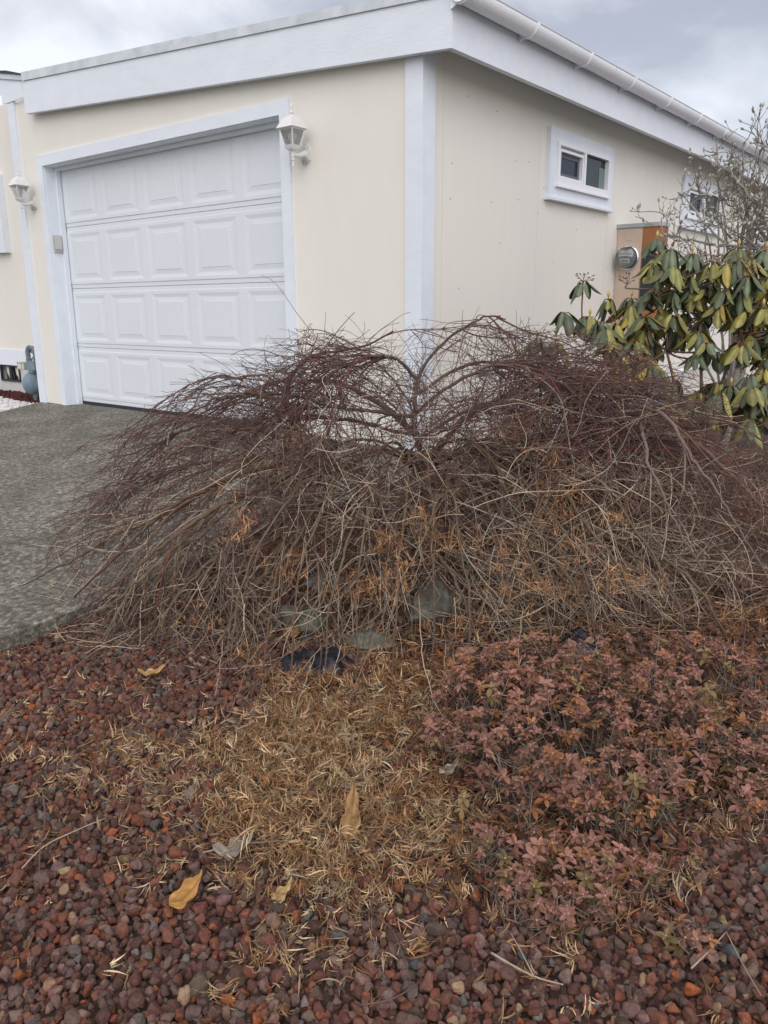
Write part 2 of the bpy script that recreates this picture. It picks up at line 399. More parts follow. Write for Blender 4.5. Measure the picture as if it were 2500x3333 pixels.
for _ in range(46):                              # nail heads
    y, z = R.uniform(0.2, 8), R.uniform(0.5, 2.2); w.box(0.0, 0.0015, y-0.004, y+0.004, z-0.004, z+0.004, mi=1)
w.build('side_wall', [m_cream, m_sensor], house)
t = MB(); t.box(-0.105, 0.022, -0.022, 0, -0.1, 2.37); t.box(0, 0.022, 0.0005, 0.105, -0.1, 2.405); t.build('corner_trim', m_white, house)
t = MB(); t.box(-4.665, -4.55, -0.022, 0, -0.03, 2.735); t.build('corner_trim', m_white, house)
# fascia boards
def fz0(x): return FZ + FSL*(FOX-x)
t = MB(); t.prism([(XFL, fz0(XFL)), (FOX, fz0(FOX)), (FOX, fz0(FOX)+FH), (XFL, fz0(XFL)+FH)], 'y', FOY, FOY+0.04); t.build('front_fascia', m_white, house)
t = MB(); t.prism([(XFL+0.015, fz0(XFL)+FH), (FOX+0.01, fz0(FOX)+FH), (FOX+0.01, fz0(FOX)+FH+0.055), (-1.9, fz0(-1.9)+FH+0.058), (-1.902, fz0(-1.9)+FH+0.066), (XFL+0.015, fz0(XFL)+FH+0.066)], 'y', FOY-0.012, FOY+0.06); t.build('roof_flashing', m_flash, house)
t = MB(); t.box(FOX-0.04, FOX, FOY+0.0405, YE, FZ, FZ+FH); t.build('side_fascia', m_white, house)
t = MB(); t.box(0.0, FOX-0.0405, 0.001, YE, 2.412, 2.425)
t.prism([(XFL, fz0(XFL)+0.03), (FOX-0.0405, fz0(FOX)+0.03), (FOX-0.0405, fz0(FOX)+0.045), (XFL, fz0(XFL)+0.045)], 'y', FOY+0.0405, -0.0005)
t.build('soffit', m_white, house)
t = MB(); t.prism([(-9.6, fz0(-9.6)+FH-0.03), (FOX+0.035, fz0(FOX)+FH-0.0), (FOX+0.035, fz0(FOX)+FH+0.03), (-9.6, fz0(-9.6)+FH+0.02)], 'y', 0.5, YE)
t.prism([(XFL, fz0(XFL)+FH-0.01), (FOX+0.035, fz0(FOX)+FH), (FOX+0.035, fz0(FOX)+FH+0.03), (XFL, fz0(XFL)+FH+0.02)], 'y', FOY+0.0605, 0.5)
t.build('roof', m_roof, house)
# gutter: half round trough with brackets
gcx, gcz, gr = FOX+0.068, FZ+0.262, 0.062
def arc(r_, a0, a1, n): return [(gcx+r_*math.cos(a), gcz+r_*math.sin(a)) for a in np.linspace(a0, a1, n)]
ring = arc(gr, math.pi, 2*math.pi, 15) + [(gcx+gr+0.006, gcz+0.006), (gcx+gr-0.002, gcz+0.012), (gcx+gr-0.006, gcz+0.004)] + arc(gr-0.004, 2*math.pi, math.pi, 15)
g = MB(); n = len(ring); yl = [FOY-0.03, YE]
vv = [(x, y, z) for y in yl for (x, z) in ring]
g.add(vv, [(q, (q+1) % n, n+(q+1) % n, n+q) for q in range(n)])
for y in (FOY-0.034, YE):
    a = arc(gr, math.pi, 2*math.pi, 15); g.prism(a, 'y', y, y+0.004)
gut = g.build('gutter', m_gutter, house, smooth=False)
for q in range(18):
    y = -0.12+0.75*q+(0.0 if q else 0.02); b = MB()
    a1 = arc(gr+0.007, math.pi*0.98, 2*math.pi*1.01, 15); a0 = arc(gr+0.0005, math.pi*0.98, 2*math.pi*1.01, 15)
    b.prism(a1+a0[::-1], 'y', y-0.012, y+0.012)
    b.prism([(FOX+0.001, gcz-0.05), (gcx-gr-0.002, gcz-0.03), (gcx-0.03, gcz-gr-0.001), (FOX+0.001, gcz-gr-0.02)], 'y', y-0.006, y+0.006)
    b.build('gutter_bracket', m_gutter, gut)
# garage door trim and jambs
TW = 0.088
t = MB(); t.box(XL-TW, XL, -0.02, 0, -0.02, HT); t.box(XL-TW, XR-0.001, -0.021, 0, HT, HT+TW)
t.box(XR, XR+TW, -0.021, 0, -0.02, HT+TW+0.006)
t.build('garage_trim', m_white, house)
t = MB(); t.box(XL-0.02, XL+0.004, 0.0005, REC+0.05, -0.0, HT); t.box(XR-0.004, XR+0.02, 0.0005, REC+0.05, 0, HT); t.box(XL+0.0045, XR-0.0045, 0.0005, REC+0.05, HT-0.004, HT+0.03)
t.box(XL+0.0045, XL+0.03, REC-0.05, REC-0.006, 0.0, HT-0.0045); t.box(XL+0.0305, XR-0.005, REC-0.05, REC-0.006, HT-0.032, HT-0.0045)
t.box(XR-0.03, XR-0.0045, REC-0.05, REC-0.006, 0.0, HT-0.033)
t.build('door_jamb', m_white, house)
# garage door: four sections of five raised panels
gd = MB(); gd.box(XL+0.005, XR-0.005, REC+0.03, REC+0.045, 0.03, HT+0.06, (0.5, 0.5, 0.5)); gdoor = gd.build('garage_door', m_door, house)
zsec = [0.028, 0.5433, 1.0769, 1.6184, 2.16]
for s_ in range(4):
    z0, z1 = zsec[s_]+0.0018, zsec[s_+1]-0.0018; b = MB()
    x0, x1 = XL+0.006, XR-0.006; pw = (x1-x0)/5
    def sheet(rects, b=b):
        for (xa, xb, za, zb, y) in rects: b.add([(xa, y, za), (xb, y, za), (xb, y, zb), (xa, y, zb)], [(0, 1, 2, 3)])
    # stepped rails at top and bottom of each section
    rl = 0.034
    b.prism([(REC+0.028, z0), (REC+0.006, z0), (REC+0.006, z0+rl), (REC, z0+rl+0.003), (REC+0.028, z0+rl+0.003)], 'x', x0, x1)
    b.prism([(REC+0.028, z1-rl-0.003), (REC, z1-rl-0.003), (REC+0.006, z1-rl), (REC+0.006, z1), (REC+0.028, z1)], 'x', x0, x1)
    zb0, zb1 = z0+rl+0.003, z1-rl-0.003
    pz0, pz1 = z0+0.062, z1-0.062
    xsn = [x0]
    for q in range(5): xsn += [x0+pw*q+0.046, x0+pw*(q+1)-0.046]
    xsn.append(x1)
    sheet([(x0, x1, zb0, pz0, REC), (x0, x1, pz1, zb1, REC)])
    for q in range(0, len(xsn), 2): sheet([(xsn[q], xsn[q+1], pz0, pz1, REC)])
    for q in range(5):
        xa, xb = xsn[1+2*q], xsn[2+2*q]
        rings = [(0, 0), (0.005, 0.0012), (0.026, 0.0052), (0.036, 0.0052), (0.064, 0.0024), (0.0655, 0.0)]
        vv = []
        for ins, dp in rings: ix = ins*1.35; vv += [(xa+ix, REC+dp, pz0+ins), (xb-ix, REC+dp, pz0+ins), (xb-ix, REC+dp, pz1-ins), (xa+ix, REC+dp, pz1-ins)]
        ff = [(k*4+e_, k*4+(e_+1) % 4, (k+1)*4+(e_+1) % 4, (k+1)*4+e_) for k in range(len(rings)-1) for e_ in range(4)]
        m_ = (len(rings)-1)*4; ff.append((m_, m_+1, m_+2, m_+3))
        b.add(vv, ff)
    b.build('door_section', m_door, gdoor)
b = MB(); b.box(XL+0.006, XR-0.006, REC-0.004, REC+0.04, 0.001, 0.0275); b.build('bottom_seal', m_dark, gdoor)

# side windows
def window(y0, y1, z0, z1, curtain=True):
    tw = MB(); wt = 0.125
    fy0, fy1, fz0_, fz1 = y0+0.10, y1-0.105, z0+0.11, z1-0.085
    tw.box(0, 0.035, y0, fy0, z0+0.02, z1); tw.box(0, 0.035, fy1, y1, z0+0.02, z1)
    tw.box(0, 0.0355, fy0, fy1, fz1, z1); tw.box(0, 0.0355, fy0, fy1, z0+0.02, fz0_)
    tw.box(0, 0.055, y0-0.012, y1+0.012, z0, z0+0.0195)
    win = tw.build('window', m_white, house)
    f = MB(); e_ = 0.028
    f.box(0.0, 0.050, fy0, fy0+e_, fz0_, fz1); f.box(0.0, 0.050, fy1-e_, fy1, fz0_, fz1)
    f.box(0.0, 0.0495, fy0+e_, fy1-e_, fz1-e_, fz1); f.box(0.0, 0.0495, fy0+e_, fy1-e_, fz0_, fz0_+e_+0.02)
    ym = (fy0+fy1)/2; f.box(0.0, 0.048, ym-0.018, ym+0.018, fz0_+e_+0.02, fz1-e_)
    f.build('window_frame', m_vinyl, win)
    s = MB(); s.box(0.0, 0.062, fy0-0.012, fy1+0.012, fz0_-0.014, fz0_-0.0005); s.build('sill', m_vinyl, win)
    s = MB(); a0, a1, c0, c1 = fy0+e_+0.002, ym-0.024, fz0_+e_+0.022, fz1-e_-0.022
    for (q0, q1, r0, r1) in ((a0, a1, c0, c0+0.018), (a0, a1, c1-0.018, c1), (a0, a0+0.018, c0+0.018, c1-0.018), (a1-0.022, a1, c0+0.018, c1-0.018)):
        s.box(0.012, 0.046, q0, q1, r0, r1)
    s.build('sash', m_vinyl, win)
    s = MB(); s.box(0.006, 0.012, a0+0.015, a1-0.015, c0+0.015, c1-0.015); s.build('pane', m_glass, win)
    s = MB()
    for (q0, q1, r0, r1) in ((a0+0.018, a1-0.022, c0+0.018, c0+0.045), (a0+0.018, a1-0.022, c1-0.05, c1-0.018), (a1-0.052, a1-0.022, c0+0.045, c1-0.05)):
        s.box(0.0125, 0.018, q0, q1, r0, r1)
    s.build('screen_frame', m_screen, win)
    s = MB(); g0, g1 = ym+0.023, fy1-e_-0.001; h0, h1 = fz0_+e_+0.021, fz1-e_-0.001
    s.box(0.008, 0.016, g0, g1, h0, h1); s.build('pane', m_pane2, win)
    if curtain:
        s = MB(); s.box(0.0165, 0.018, g1-(g1-g0)*0.27, g1-0.004, h0+0.003, h1-0.06); s.build('curtain', m_curtain, win)
    return win
window(1.5334, 2.6548, 1.655, 2.153)
window(4.375, 5.62, 1.655, 2.153, False)
window(7.04, 8.2, 1.655, 2.153)

# left wing of the house, set back behind the garage front
w = MB(); w.box(-9.6, -4.661, 0.40, 0.5, 0.455, 2.9); w.box(-4.66, -4.561, 0.1205, 0.5, -0.1, 2.6); w.build('wing_wall', m_cream, house)
w = MB(); w.box(-9.6, -4.661, 0.385, 0.48, 0.285, 0.4545); w.build('skirting_board', m_white, house)
w = MB(); w.box(-9.6, -6.27, 0.41, 0.5, -0.2, 0.2845); w.box(-5.83, -4.661, 0.41, 0.5, -0.2, 0.2845); w.box(-6.27, -5.83, 0.41, 0.5, -0.2, 0.1); w.build('skirting', m_skirt, house)
v = MB(); e_ = 0.02
v.box(-6.27, -5.83, 0.395, 0.42, 0.10, 0.10+e_); v.box(-6.27, -5.83, 0.395, 0.42, 0.265, 0.2845)
for xx in (-6.27, -6.06, -5.85): v.box(xx, xx+(0.02 if xx != -6.06 else 0.045), 0.3955, 0.42, 0.10+e_, 0.265)
v.box(-6.25, -5.85, 0.46, 0.47, 0.1, 0.28)
vent = v.build('vent', m_dark, house)
for xx in (-6.19, -5.985):
    q = MB(); q.prism([(xx, 0.265), (xx+0.105, 0.265), (xx+0.112, 0.135), (xx+0.06, 0.125), (xx+0.045, 0.16), (xx+0.02, 0.175)], 'y', 0.43, 0.458); q.build('vent_insert', m_ventins, vent)
def A(a, b_): return (a*0.22610/K, (200+b_*0.22610)/K)      # crop pixel -> 1659 view pixel
def facepoly(pts, y): return [(lambda p: (p[0], p[2]))(on_plane(*A(*q), (0, 1, 0), y)) for q in pts]
t = MB(); t.prism(facepoly([(-300, 225), (305, 270), (345, 512), (210, 560), (120, 592), (30, 612), (22, 490), (-300, 475)], -0.03), 'y', -0.03, -0.0225); t.build('wing_fascia', m_white, house)
t = MB(); t.prism(facepoly([(-300, 155), (0, 163), (308, 190), (304, 268), (0, 246), (-300, 224)], -0.045), 'y', -0.045, -0.031); t.build('wing_flashing', m_flash, house)
t = MB(); t.prism(facepoly([(-300, 150), (0, 130), (80, 128), (160, 143), (345, 178), (312, 191), (0, 164), (-300, 156)], -0.06), 'y', -0.06, 0.25); t.build('wing_roof', m_roof, house)
p0 = on_plane(2, 372, (0, 1, 0), 0.33); p1 = on_plane(11, 545, (0, 1, 0), 0.33)
t = MB(); t.box(-6.4, p1[0], 0.33, 0.3995, p1[2], p0[2]); t.build('wing_window_trim', m_white, house)
t = MB(); t.prism(facepoly([(-300, 480), (0, 490), (22, 498), (30, 612), (0, 1030), (-300, 1030)], 0.2), 'y', 0.2, 0.22); t.build('wing_eave_shade_board', m_roof, house) if False else None

# keypad on the jamb
kp = thing('door_keypad', 'small grey beige keypad box on left jamb of garage door', 'keypad', (XL, 0.05, 1.40))
q = MB(); q.box(XL+0.0045, XL+0.026, 0.012, 0.085, 1.40, 1.545); q.build('keypad_body', m_keypad, kp)
q = MB(); q.prism([(0.016, 1.425), (0.081, 1.425), (0.081, 1.535), (0.07, 1.541), (0.027, 1.541), (0.016, 1.535)], 'x', XL+0.0265, XL+0.034); q.build('flip_cover', m_keypad2, kp)

# wall lanterns
def lantern(x, y, zb, label):
    s = 0.97; root = thing('wall_lantern', label, 'wall lamp', (x, 0, zb+0.13), 'white coach lanterns beside the garage door')
    def Z(h): return zb + h*s
    def sq(prof, mbx):                          # square section profile
        mbx.lathe([(r_*math.sqrt(2), Z(h)) for r_, h in prof], (x, y, 0), 4, rot=math.pi/4)
    q = MB(); sq([(0.060, 0.232), (0.073, 0.235), (0.073, 0.239), (0.066, 0.247), (0.058, 0.266), (0.044, 0.290), (0.026, 0.308), (0.012, 0.316)], q); q.build('lantern_roof', m_lamp, root)
    q = MB(); q.lathe([(r_, Z(h)) for r_, h in ((0.010, 0.316), (0.010, 0.322), (0.006, 0.324), (0.012, 0.330), (0.013, 0.334), (0.006, 0.343), (0.006, 0.352), (0.008, 0.36), (0.008, 0.378), (0.003, 0.388))], (x, y, 0), 12); q.build('finial', m_lamp, root)
    # cage: four corner posts
    q = MB()
    for sx in (-1, 1):
        for sy in (-1, 1):
            q.tube([(x+sx*0.056, y+sy*0.056, Z(0.234)), (x+sx*0.035, y+sy*0.035, Z(0.13))], 0.0052, 4)
    sq([(0.036, 0.128), (0.038, 0.131), (0.037, 0.134)], q); sq([(0.058, 0.226), (0.0585, 0.231), (0.056, 0.2315)], q)
    q.build('cage', m_lamp, root)
    for (dx, dy) in ((1, 0), (-1, 0), (0, 1), (0, -1)):
        q = MB(); t0, t1 = 0.0535, 0.0345
        if dx: vv = [(x+dx*t1, y-t1, Z(0.135)), (x+dx*t1, y+t1, Z(0.135)), (x+dx*t0, y+t0, Z(0.225)), (x+dx*t0, y-t0, Z(0.225))]
        else: vv = [(x-t1, y+dy*t1, Z(0.135)), (x+t1, y+dy*t1, Z(0.135)), (x+t0, y+dy*t0, Z(0.225)), (x-t0, y+dy*t0, Z(0.225))]
        v2 = [np.array(a_)-0.0015*np.array((dx, dy, 0)) for a_ in vv]
        q.add(vv+v2, [(0, 1, 2, 3), (7, 6, 5, 4), (0, 4, 5, 1), (1, 5, 6, 2), (2, 6, 7, 3), (3, 7, 4, 0)]); q.build('glass_pane', m_lampglass, root)
    q = MB(); q.lathe([(r_, Z(h)) for r_, h in ((0.012, 0.135), (0.012, 0.150), (0.018, 0.165), (0.026, 0.185), (0.027, 0.2), (0.018, 0.214), (0.004, 0.219))], (x, y, 0), 14); q.build('bulb', m_bulb, root, smooth=True)
    q = MB(); sq([(0.016, 0.102), (0.024, 0.104), (0.032, 0.116), (0.036, 0.1275)], q); q.build('cup', m_lamp, root)
    q = MB(); q.lathe([(r_, Z(h)) for r_, h in ((0.003, 0.0), (0.0055, 0.006), (0.0055, 0.03), (0.004, 0.036), (0.010, 0.042), (0.0125, 0.05), (0.006, 0.055), (0.008, 0.061), (0.011, 0.066), (0.010, 0.082), (0.013, 0.102))], (x, y, 0), 12); q.build('pendant', m_lamp, root)
    q = MB(); pts = spline([(x, y, Z(0.083)), (x, y+0.045, Z(0.079)), (x, y+0.08, Z(0.088)), (x, -0.012, Z(0.098))], 10)
    q.tube(pts, np.linspace(0.0105, 0.026, 10), 10); q.build('arm', m_lamp, root, smooth=True)
    q = MB(); hx = [(x, 0.165), (x+0.03, 0.14), (x+0.036, 0.10), (x+0.03, 0.06), (x, 0.04), (x-0.03, 0.06), (x-0.036, 0.10), (x-0.03, 0.14)]
    q.prism([(a_, Z(h)) for a_, h in hx], 'y', -0.014, -0.0005)
    q.prism([(x+(a_-x)*0.75, Z(0.1+(h-0.1)*0.75)) for a_, h in hx], 'y', -0.026, -0.0145); q.build('backplate', m_lamp, root)
    q = MB(); q.prism([(x-0.013, Z(0.032)), (x+0.013, Z(0.032)), (x+0.015, Z(0.06)), (x-0.015, Z(0.06))], 'y', -0.038, -0.0265); q.build('sensor', m_sensor, root)
lantern(-0.925, -0.135, 1.770, 'larger looking white coach lantern on wall right of garage door top')
lantern(-4.39, -0.135, 1.742, 'white coach lantern left of garage door, above the gas meter')

# gas meter
gx0, gy0 = -5.10, 0.17
gasm = thing('gas_meter', 'blue grey gas meter with twin bent pipes beside white corner trim', 'gas meter', (gx0, gy0, -0.06))
q = MB(); q.lathe([(0.0, -0.062), (0.05, -0.06), (0.095, -0.04), (0.118, -0.014), (0.125, -0.01), (0.125, 0.01), (0.118, 0.014), (0.095, 0.04), (0.05, 0.06), (0.0, 0.062)], (gx0, gy0, 0.145), 24, axis='x')
q.tube([(gx0+0.01, gy0, 0.25), (gx0+0.01, gy0, 0.29)], 0.05, 12); q.build('meter_body', m_gas, gasm, smooth=True)
q = MB(); q.box(gx0-0.02, gx0+0.13, gy0-0.05, gy0+0.06, 0.285, 0.375); q.build('meter_head', m_gas, gasm)
q = MB(); q.box(gx0-0.17, gx0-0.025, gy0-0.075, gy0+0.03, 0.285, 0.36); dialb = q.build('dial_box', m_gasdial, gasm)
q = MB(); q.box(gx0-0.155, gx0-0.09, gy0-0.0765, gy0-0.0755, 0.298, 0.345); q.box(gx0-0.065, gx0-0.035, gy0-0.0765, gy0-0.0755, 0.295, 0.345); q.build('dial_label', m_paper, dialb)
q = MB(); q.tube(spline([(gx0-0.06, gy0+0.0, 0.36), (gx0-0.06, gy0, 0.47), (gx0-0.05, gy0+0.005, 0.495), (gx0+0.02, gy0+0.01, 0.505), (gx0+0.055, gy0+0.01, 0.495), (gx0+0.065, gy0+0.01, 0.46), (gx0+0.065, gy0+0.01, 0.375)], 26), 0.0235, 12)
for (xx, zz) in ((gx0-0.06, 0.455), (gx0+0.065, 0.455), (gx0+0.065, 0.395), (gx0-0.06, 0.375)): q.tube([(xx, gy0+0.005, zz), (xx, gy0+0.005, zz+0.022)], 0.031, 10)
q.tube([(gx0-0.04, gy0+0.002, 0.5), (gx0-0.015, gy0+0.005, 0.503)], 0.031, 10); q.build('pipe', m_gaspipe, gasm, smooth=False)
q = MB(); q.tube([(gx0+0.0, gy0, -0.1), (gx0+0.0, gy0, 0.04)], 0.022, 10); q.tube([(gx0, gy0, 0.0), (gx0, gy0, 0.02)], 0.03, 8); q.build('riser', m_gaspipe, gasm)

# electricity meter cabinet standing out from the side wall
by = 2.88; ebox = thing('electric_meter_cabinet', 'beige and rust coloured electric meter cabinet on the side wall', 'meter cabinet', (0.2, by+0.1, -0.1))
q = MB(); q.box(0.0, 0.012, by+0.006, by+0.16, 0.2, 1.545); q.box(0.012, 0.232, by+0.004, by+0.16, 0.2, 1.545); q.build('cabinet_body', m_steel, ebox)
q = MB(); q.prism([(0.2325, by), (0.372, by), (0.392, by+0.02), (0.392, by+0.16), (0.2325, by+0.16)], 'z', 0.2, 1.545); q.build('rust_panel', m_copper, ebox)
q = MB(); q.box(0.014, 0.229, by, by+0.0035, 1.135, 1.54); q.box(0.014, 0.229, by, by+0.0035, 0.3, 1.13); q.build('front_cover', m_steel, ebox)
q = MB(); q.box(0.085, 0.135, by-0.0015, by-0.0002, 1.437, 1.442); q.build('cover_slot', m_sensor, ebox)
q = MB(); q.prism([(-0.006, by-0.012), (0.378, by-0.012), (0.40, by+0.012), (0.40, by+0.17), (-0.006, by+0.17)], 'z', 1.5455, 1.578); q.build('cabinet_cap', m_zinc, ebox)
q = MB(); q.box(0.243, 0.365, by-0.003, by-0.0005, 0.86, 1.33); q.build('dark_plate', m_dark, ebox)  # flat dark plate on the front of the rust panel
mc = (0.118, by, 1.298)
q = MB(); q.lathe([(0.100, 0.0), (0.100, -0.022), (0.092, -0.028), (0.088, -0.022), (0.088, -0.001)], mc, 28, axis='y'); met = q.build('meter_ring', m_chrome, ebox, smooth=False)
q = MB(); q.lathe([(0.084, -0.001), (0.084, -0.045), (0.070, -0.052), (0.0, -0.052)], mc, 24, axis='y'); q.build('dial', m_dial, met)
q = MB(); q.box(mc[0]-0.055, mc[0]+0.055, by-0.0545, by-0.0525, 1.305, 1.355); q.build('dial_plate', m_dialplate, met)
q = MB()
for k_ in range(5):
    a0 = mc[0]-0.042+0.021*k_; th = [1.0, 2.2, 4.1, 0.3, 5.2][k_]
    q.lathe([(0.0075, -0.0562), (0.0075, -0.0552)], (a0, by, 1.325), 12, axis='y')
q.box(mc[0]-0.012, mc[0]+0.012, by-0.0556, by-0.0547, 1.345, 1.351)
q.build('dial_clock', m_dial, met)
q = MB(); q.box(mc[0]-0.042, mc[0]+0.036, by-0.0545, by-0.0525, 1.258, 1.286); q.build('serial_label', m_paper, met)
q = MB(); q.box(mc[0]-0.036, mc[0]+0.02, by-0.0556, by-0.0547, 1.277, 1.2795); q.box(mc[0]-0.036, mc[0]+0.03, by-0.0556, by-0.0547, 1.264, 1.272); q.build('label_print', m_dark, met)
q = MB(); q.lathe([(0.087, -0.03), (0.087, -0.075), (0.080, -0.092), (0.06, -0.10), (0.0, -0.102)], mc, 28, axis='y'); q.build('glass_cover', m_meterglass, met, smooth=True)

# white drain pipe along the wall and a pale blue bucket
q = MB(); q.tube([(0.12, 1.3, 0.065), (0.12, 2.9, 0.145), (0.12, 4.5, 0.23), (0.12, 7.0, 0.345)], 0.03, 12); pv = thing('drain_pipe', 'white plastic drain pipe sloping along foot of the side wall', 'pipe', (0.12, 3.5, 0.16)); q.build('pipe', m_pvc, pv, smooth=True)
for y in (2.1, 4.1, 6.1):
    q = MB(); z = 0.065+(y-1.3)*0.05; q.tube([(0.12, y-0.03, z-0.0015), (0.12, y+0.03, z+0.0015)], 0.036, 12); q.build('pipe_coupling', m_pvc, pv)
bc = (0.62, 2.2); bk = thing('bucket', 'pale blue plastic bucket by the wall behind the bare maple', 'bucket', (bc[0], bc[1], -0.078))
q = MB(); q.lathe([(0.12, -0.078), (0.125, -0.06), (0.155, 0.20), (0.165, 0.205), (0.165, 0.222), (0.150, 0.222), (0.148, 0.2), (0.118, -0.05), (0.0, -0.05)], (bc[0], bc[1], 0), 24); q.build('tub', m_blue, bk, smooth=False)
q = MB(); q.tube(spline([(bc[0]-0.16, bc[1], 0.20), (bc[0]-0.12, bc[1]-0.13, 0.12), (bc[0], bc[1]-0.185, 0.10), (bc[0]+0.12, bc[1]-0.13, 0.12), (bc[0]+0.16, bc[1], 0.20)], 14), 0.004, 6); q.build('handle', m_zinc, bk)
# ------------------------------------------------------------------ gravel (lava rock) and white chips
def ico(sub):
    t_ = (1+5**.5)/2
    v = [(-1, t_, 0), (1, t_, 0), (-1, -t_, 0), (1, -t_, 0), (0, -1, t_), (0, 1, t_), (0, -1, -t_), (0, 1, -t_), (t_, 0, -1), (t_, 0, 1), (-t_, 0, -1), (-t_, 0, 1)]
    v = [np.array(a)/np.linalg.norm(a) for a in v]
    f = [(0, 11, 5), (0, 5, 1), (0, 1, 7), (0, 7, 10), (0, 10, 11), (1, 5, 9), (5, 11, 4), (11, 10, 2), (10, 7, 6), (7, 1, 8), (3, 9, 4), (3, 4, 2), (3, 2, 6), (3, 6, 8), (3, 8, 9), (4, 9, 5), (2, 4, 11), (6, 2, 10), (8, 6, 7), (9, 8, 1)]
    for _ in range(sub):
        c = {}; nf = []
        def mid(a, b):
            k = (min(a, b), max(a, b))
            if k not in c: m = v[a]+v[b]; v.append(m/np.linalg.norm(m)); c[k] = len(v)-1
            return c[k]
        for a, b, d_ in f: ab, bd, da = mid(a, b), mid(b, d_), mid(d_, a); nf += [(a, ab, da), (b, bd, ab), (d_, da, bd), (ab, bd, da)]
        f = nf
    return np.array(v), np.array(f)
def rock_shape(V, rng, cuts=9, rough=0.05):
    v = V.copy()
    for _ in range(cuts+3):
        n = rng.normal(size=3); n /= np.linalg.norm(n); dd = rng.uniform(0.48, 0.84)
        h = v@n; over = np.maximum(h-dd, 0); v = v - (over*rng.uniform(0.92, 1.0))[:, None]*n
    for _ in range(5):
        n = rng.normal(size=3); v = v*(1+rough*np.sin(v@(n*3.2)+rng.uniform(0, 6)))[:, None]
    v *= np.array([1, rng.uniform(0.68, 1.0), rng.uniform(0.6, 0.9)])
    return v/np.abs(v).max()
def scatter_rocks(mb, pos, size, col, templates, F):
    N = len(pos); q = R.normal(size=(N, 4)); q /= np.linalg.norm(q, axis=1, keepdims=True)
    w_, x_, y_, z_ = q.T
    Rm = np.stack([1-2*(y_*y_+z_*z_), 2*(x_*y_-z_*w_), 2*(x_*z_+y_*w_), 2*(x_*y_+z_*w_), 1-2*(x_*x_+z_*z_), 2*(y_*z_-x_*w_), 2*(x_*z_-y_*w_), 2*(y_*z_+x_*w_), 1-2*(x_*x_+y_*y_)], -1).reshape(N, 3, 3)
    T = np.stack(templates)[R.integers(0, len(templates), N)]
    v = np.einsum('nij,nkj->nki', Rm, T)*size[:, None, None] + pos[:, None]
    nv = T.shape[1]
    Fa = (F[None]+(np.arange(N)*nv)[:, None, None]).reshape(-1, 3)
    mb.add(v.reshape(-1, 3), Fa, np.repeat(col, nv, 0))
PAL = np.array([(0.080, 0.044, 0.035), (0.125, 0.056, 0.040), (0.140, 0.086, 0.070), (0.100, 0.066, 0.055), (0.175, 0.066, 0.038), (0.120, 0.102, 0.088), (0.215, 0.142, 0.088), (0.240, 0.078, 0.032), (0.078, 0.082, 0.080)])
PW = np.array([0.22, 0.30, 0.17, 0.17, 0.07, 0.035, 0.03, 0.018, 0.012])
def rock_cols(n):
    c = PAL[R.choice(len(PAL), n, p=PW/PW.sum())]
    return c*1.20*R.uniform(0.72, 1.25, (n, 1))*(1+R.normal(0, 0.04, (n, 3)))
V1, F1 = ico(1); V2, F2 = ico(2)
tr = np.random.default_rng(5)
T2 = [rock_shape(V2, tr) for _ in range(40)]; T1 = [rock_shape(V1, tr, 7) for _ in range(24)]
def grid(x0, x1, y0, y1, sp):
    a, b = np.meshgrid(np.arange(x0, x1, sp), np.arange(y0, y1, sp), indexing='ij')
    a = a.ravel()+R.uniform(-.48, .48, a.size)*sp; b = b.ravel()+R.uniform(-.48, .48, b.size)*sp; return a, b
lav = MB()
for layer, (sp, zoff) in enumerate(((0.0175, -0.001), (0.0210, 0.007), (0.044, 0.015))):
    a, b = grid(DXR+0.012, 4.3, -4.3, -0.9, sp)
    p = np.stack([a, b, gz(a, b)+zoff+R.uniform(-0.002, 0.004, a.size)], -1)
    u, v_, w_ = tosrc(p)
    k = (u > -400) & (u < 2500) & (v_ < 2700) & (w_ > 0.35) & (v_ > 1100) & ((layer == 1) | ((u > -60) & (u < 1720) & (v_ < 2290)))
    p, w_, u, v_ = p[k], w_[k], u[k], v_[k]
    far = (p[:, 1] > -2.2) & (p[:, 0] > 0.8)
    keep = ~far | (R.random(len(p)) < 0.35)
    p, w_ = p[keep], w_[keep]
    sz = np.exp(R.normal(math.log(0.0112), 0.27, len(p))); sz = np.clip(sz, 0.006, 0.021)*(1.12 if layer == 2 else 1.0)
    uu_, vv_, _w = tosrc(p); c = rock_cols(len(p)); nearm = (w_ < 2.1) & (uu_ > -60) & (uu_ < 1720) & (vv_ < 2290)
    scatter_rocks(lav, p[nearm], sz[nearm], c[nearm], T2, F2)
    scatter_rocks(lav, p[~nearm], sz[~nearm], c[~nearm], T1, F1)
o = lav.build('lava_gravel', m_lava, smooth=True); tag(o, 'red brown lava rock gravel covering the planting bed', 'gravel', kind='stuff')
# left bed: dark red mulch gravel and white chips
mu = MB(); a, b = grid(-6.9, -4.67, -0.05, 0.38, 0.022); zz = -0.052+R.uniform(-0.006, 0.012, a.size)+0.03*np.clip((b-0.05)/0.3, 0, 1)
k = b > 0.02 + 0.12*np.clip(-5.0-a, 0, 2); a, b, zz = a[k], b[k], zz[k]
scatter_rocks(mu, np.stack([a, b, zz], -1), R.uniform(0.012, 0.022, a.size), np.array([(0.075, 0.024, 0.022)])*R.uniform(0.6, 1.4, (a.size, 1)), T1, F1)
o = mu.build('red_mulch', m_lava); tag(o, 'dark red lava mulch along the wall beneath the gas meter', 'mulch', kind='stuff')
ch = MB(); a, b = grid(-7.2, -4.45, -1.1, 0.24, 0.026)
k = (a < -4.665+0.34*np.maximum(-b, 0)-0.01) & (b < 0.0 + 0.12*np.clip(-5.0-a, 0, 2)); a, b = a[k], b[k]
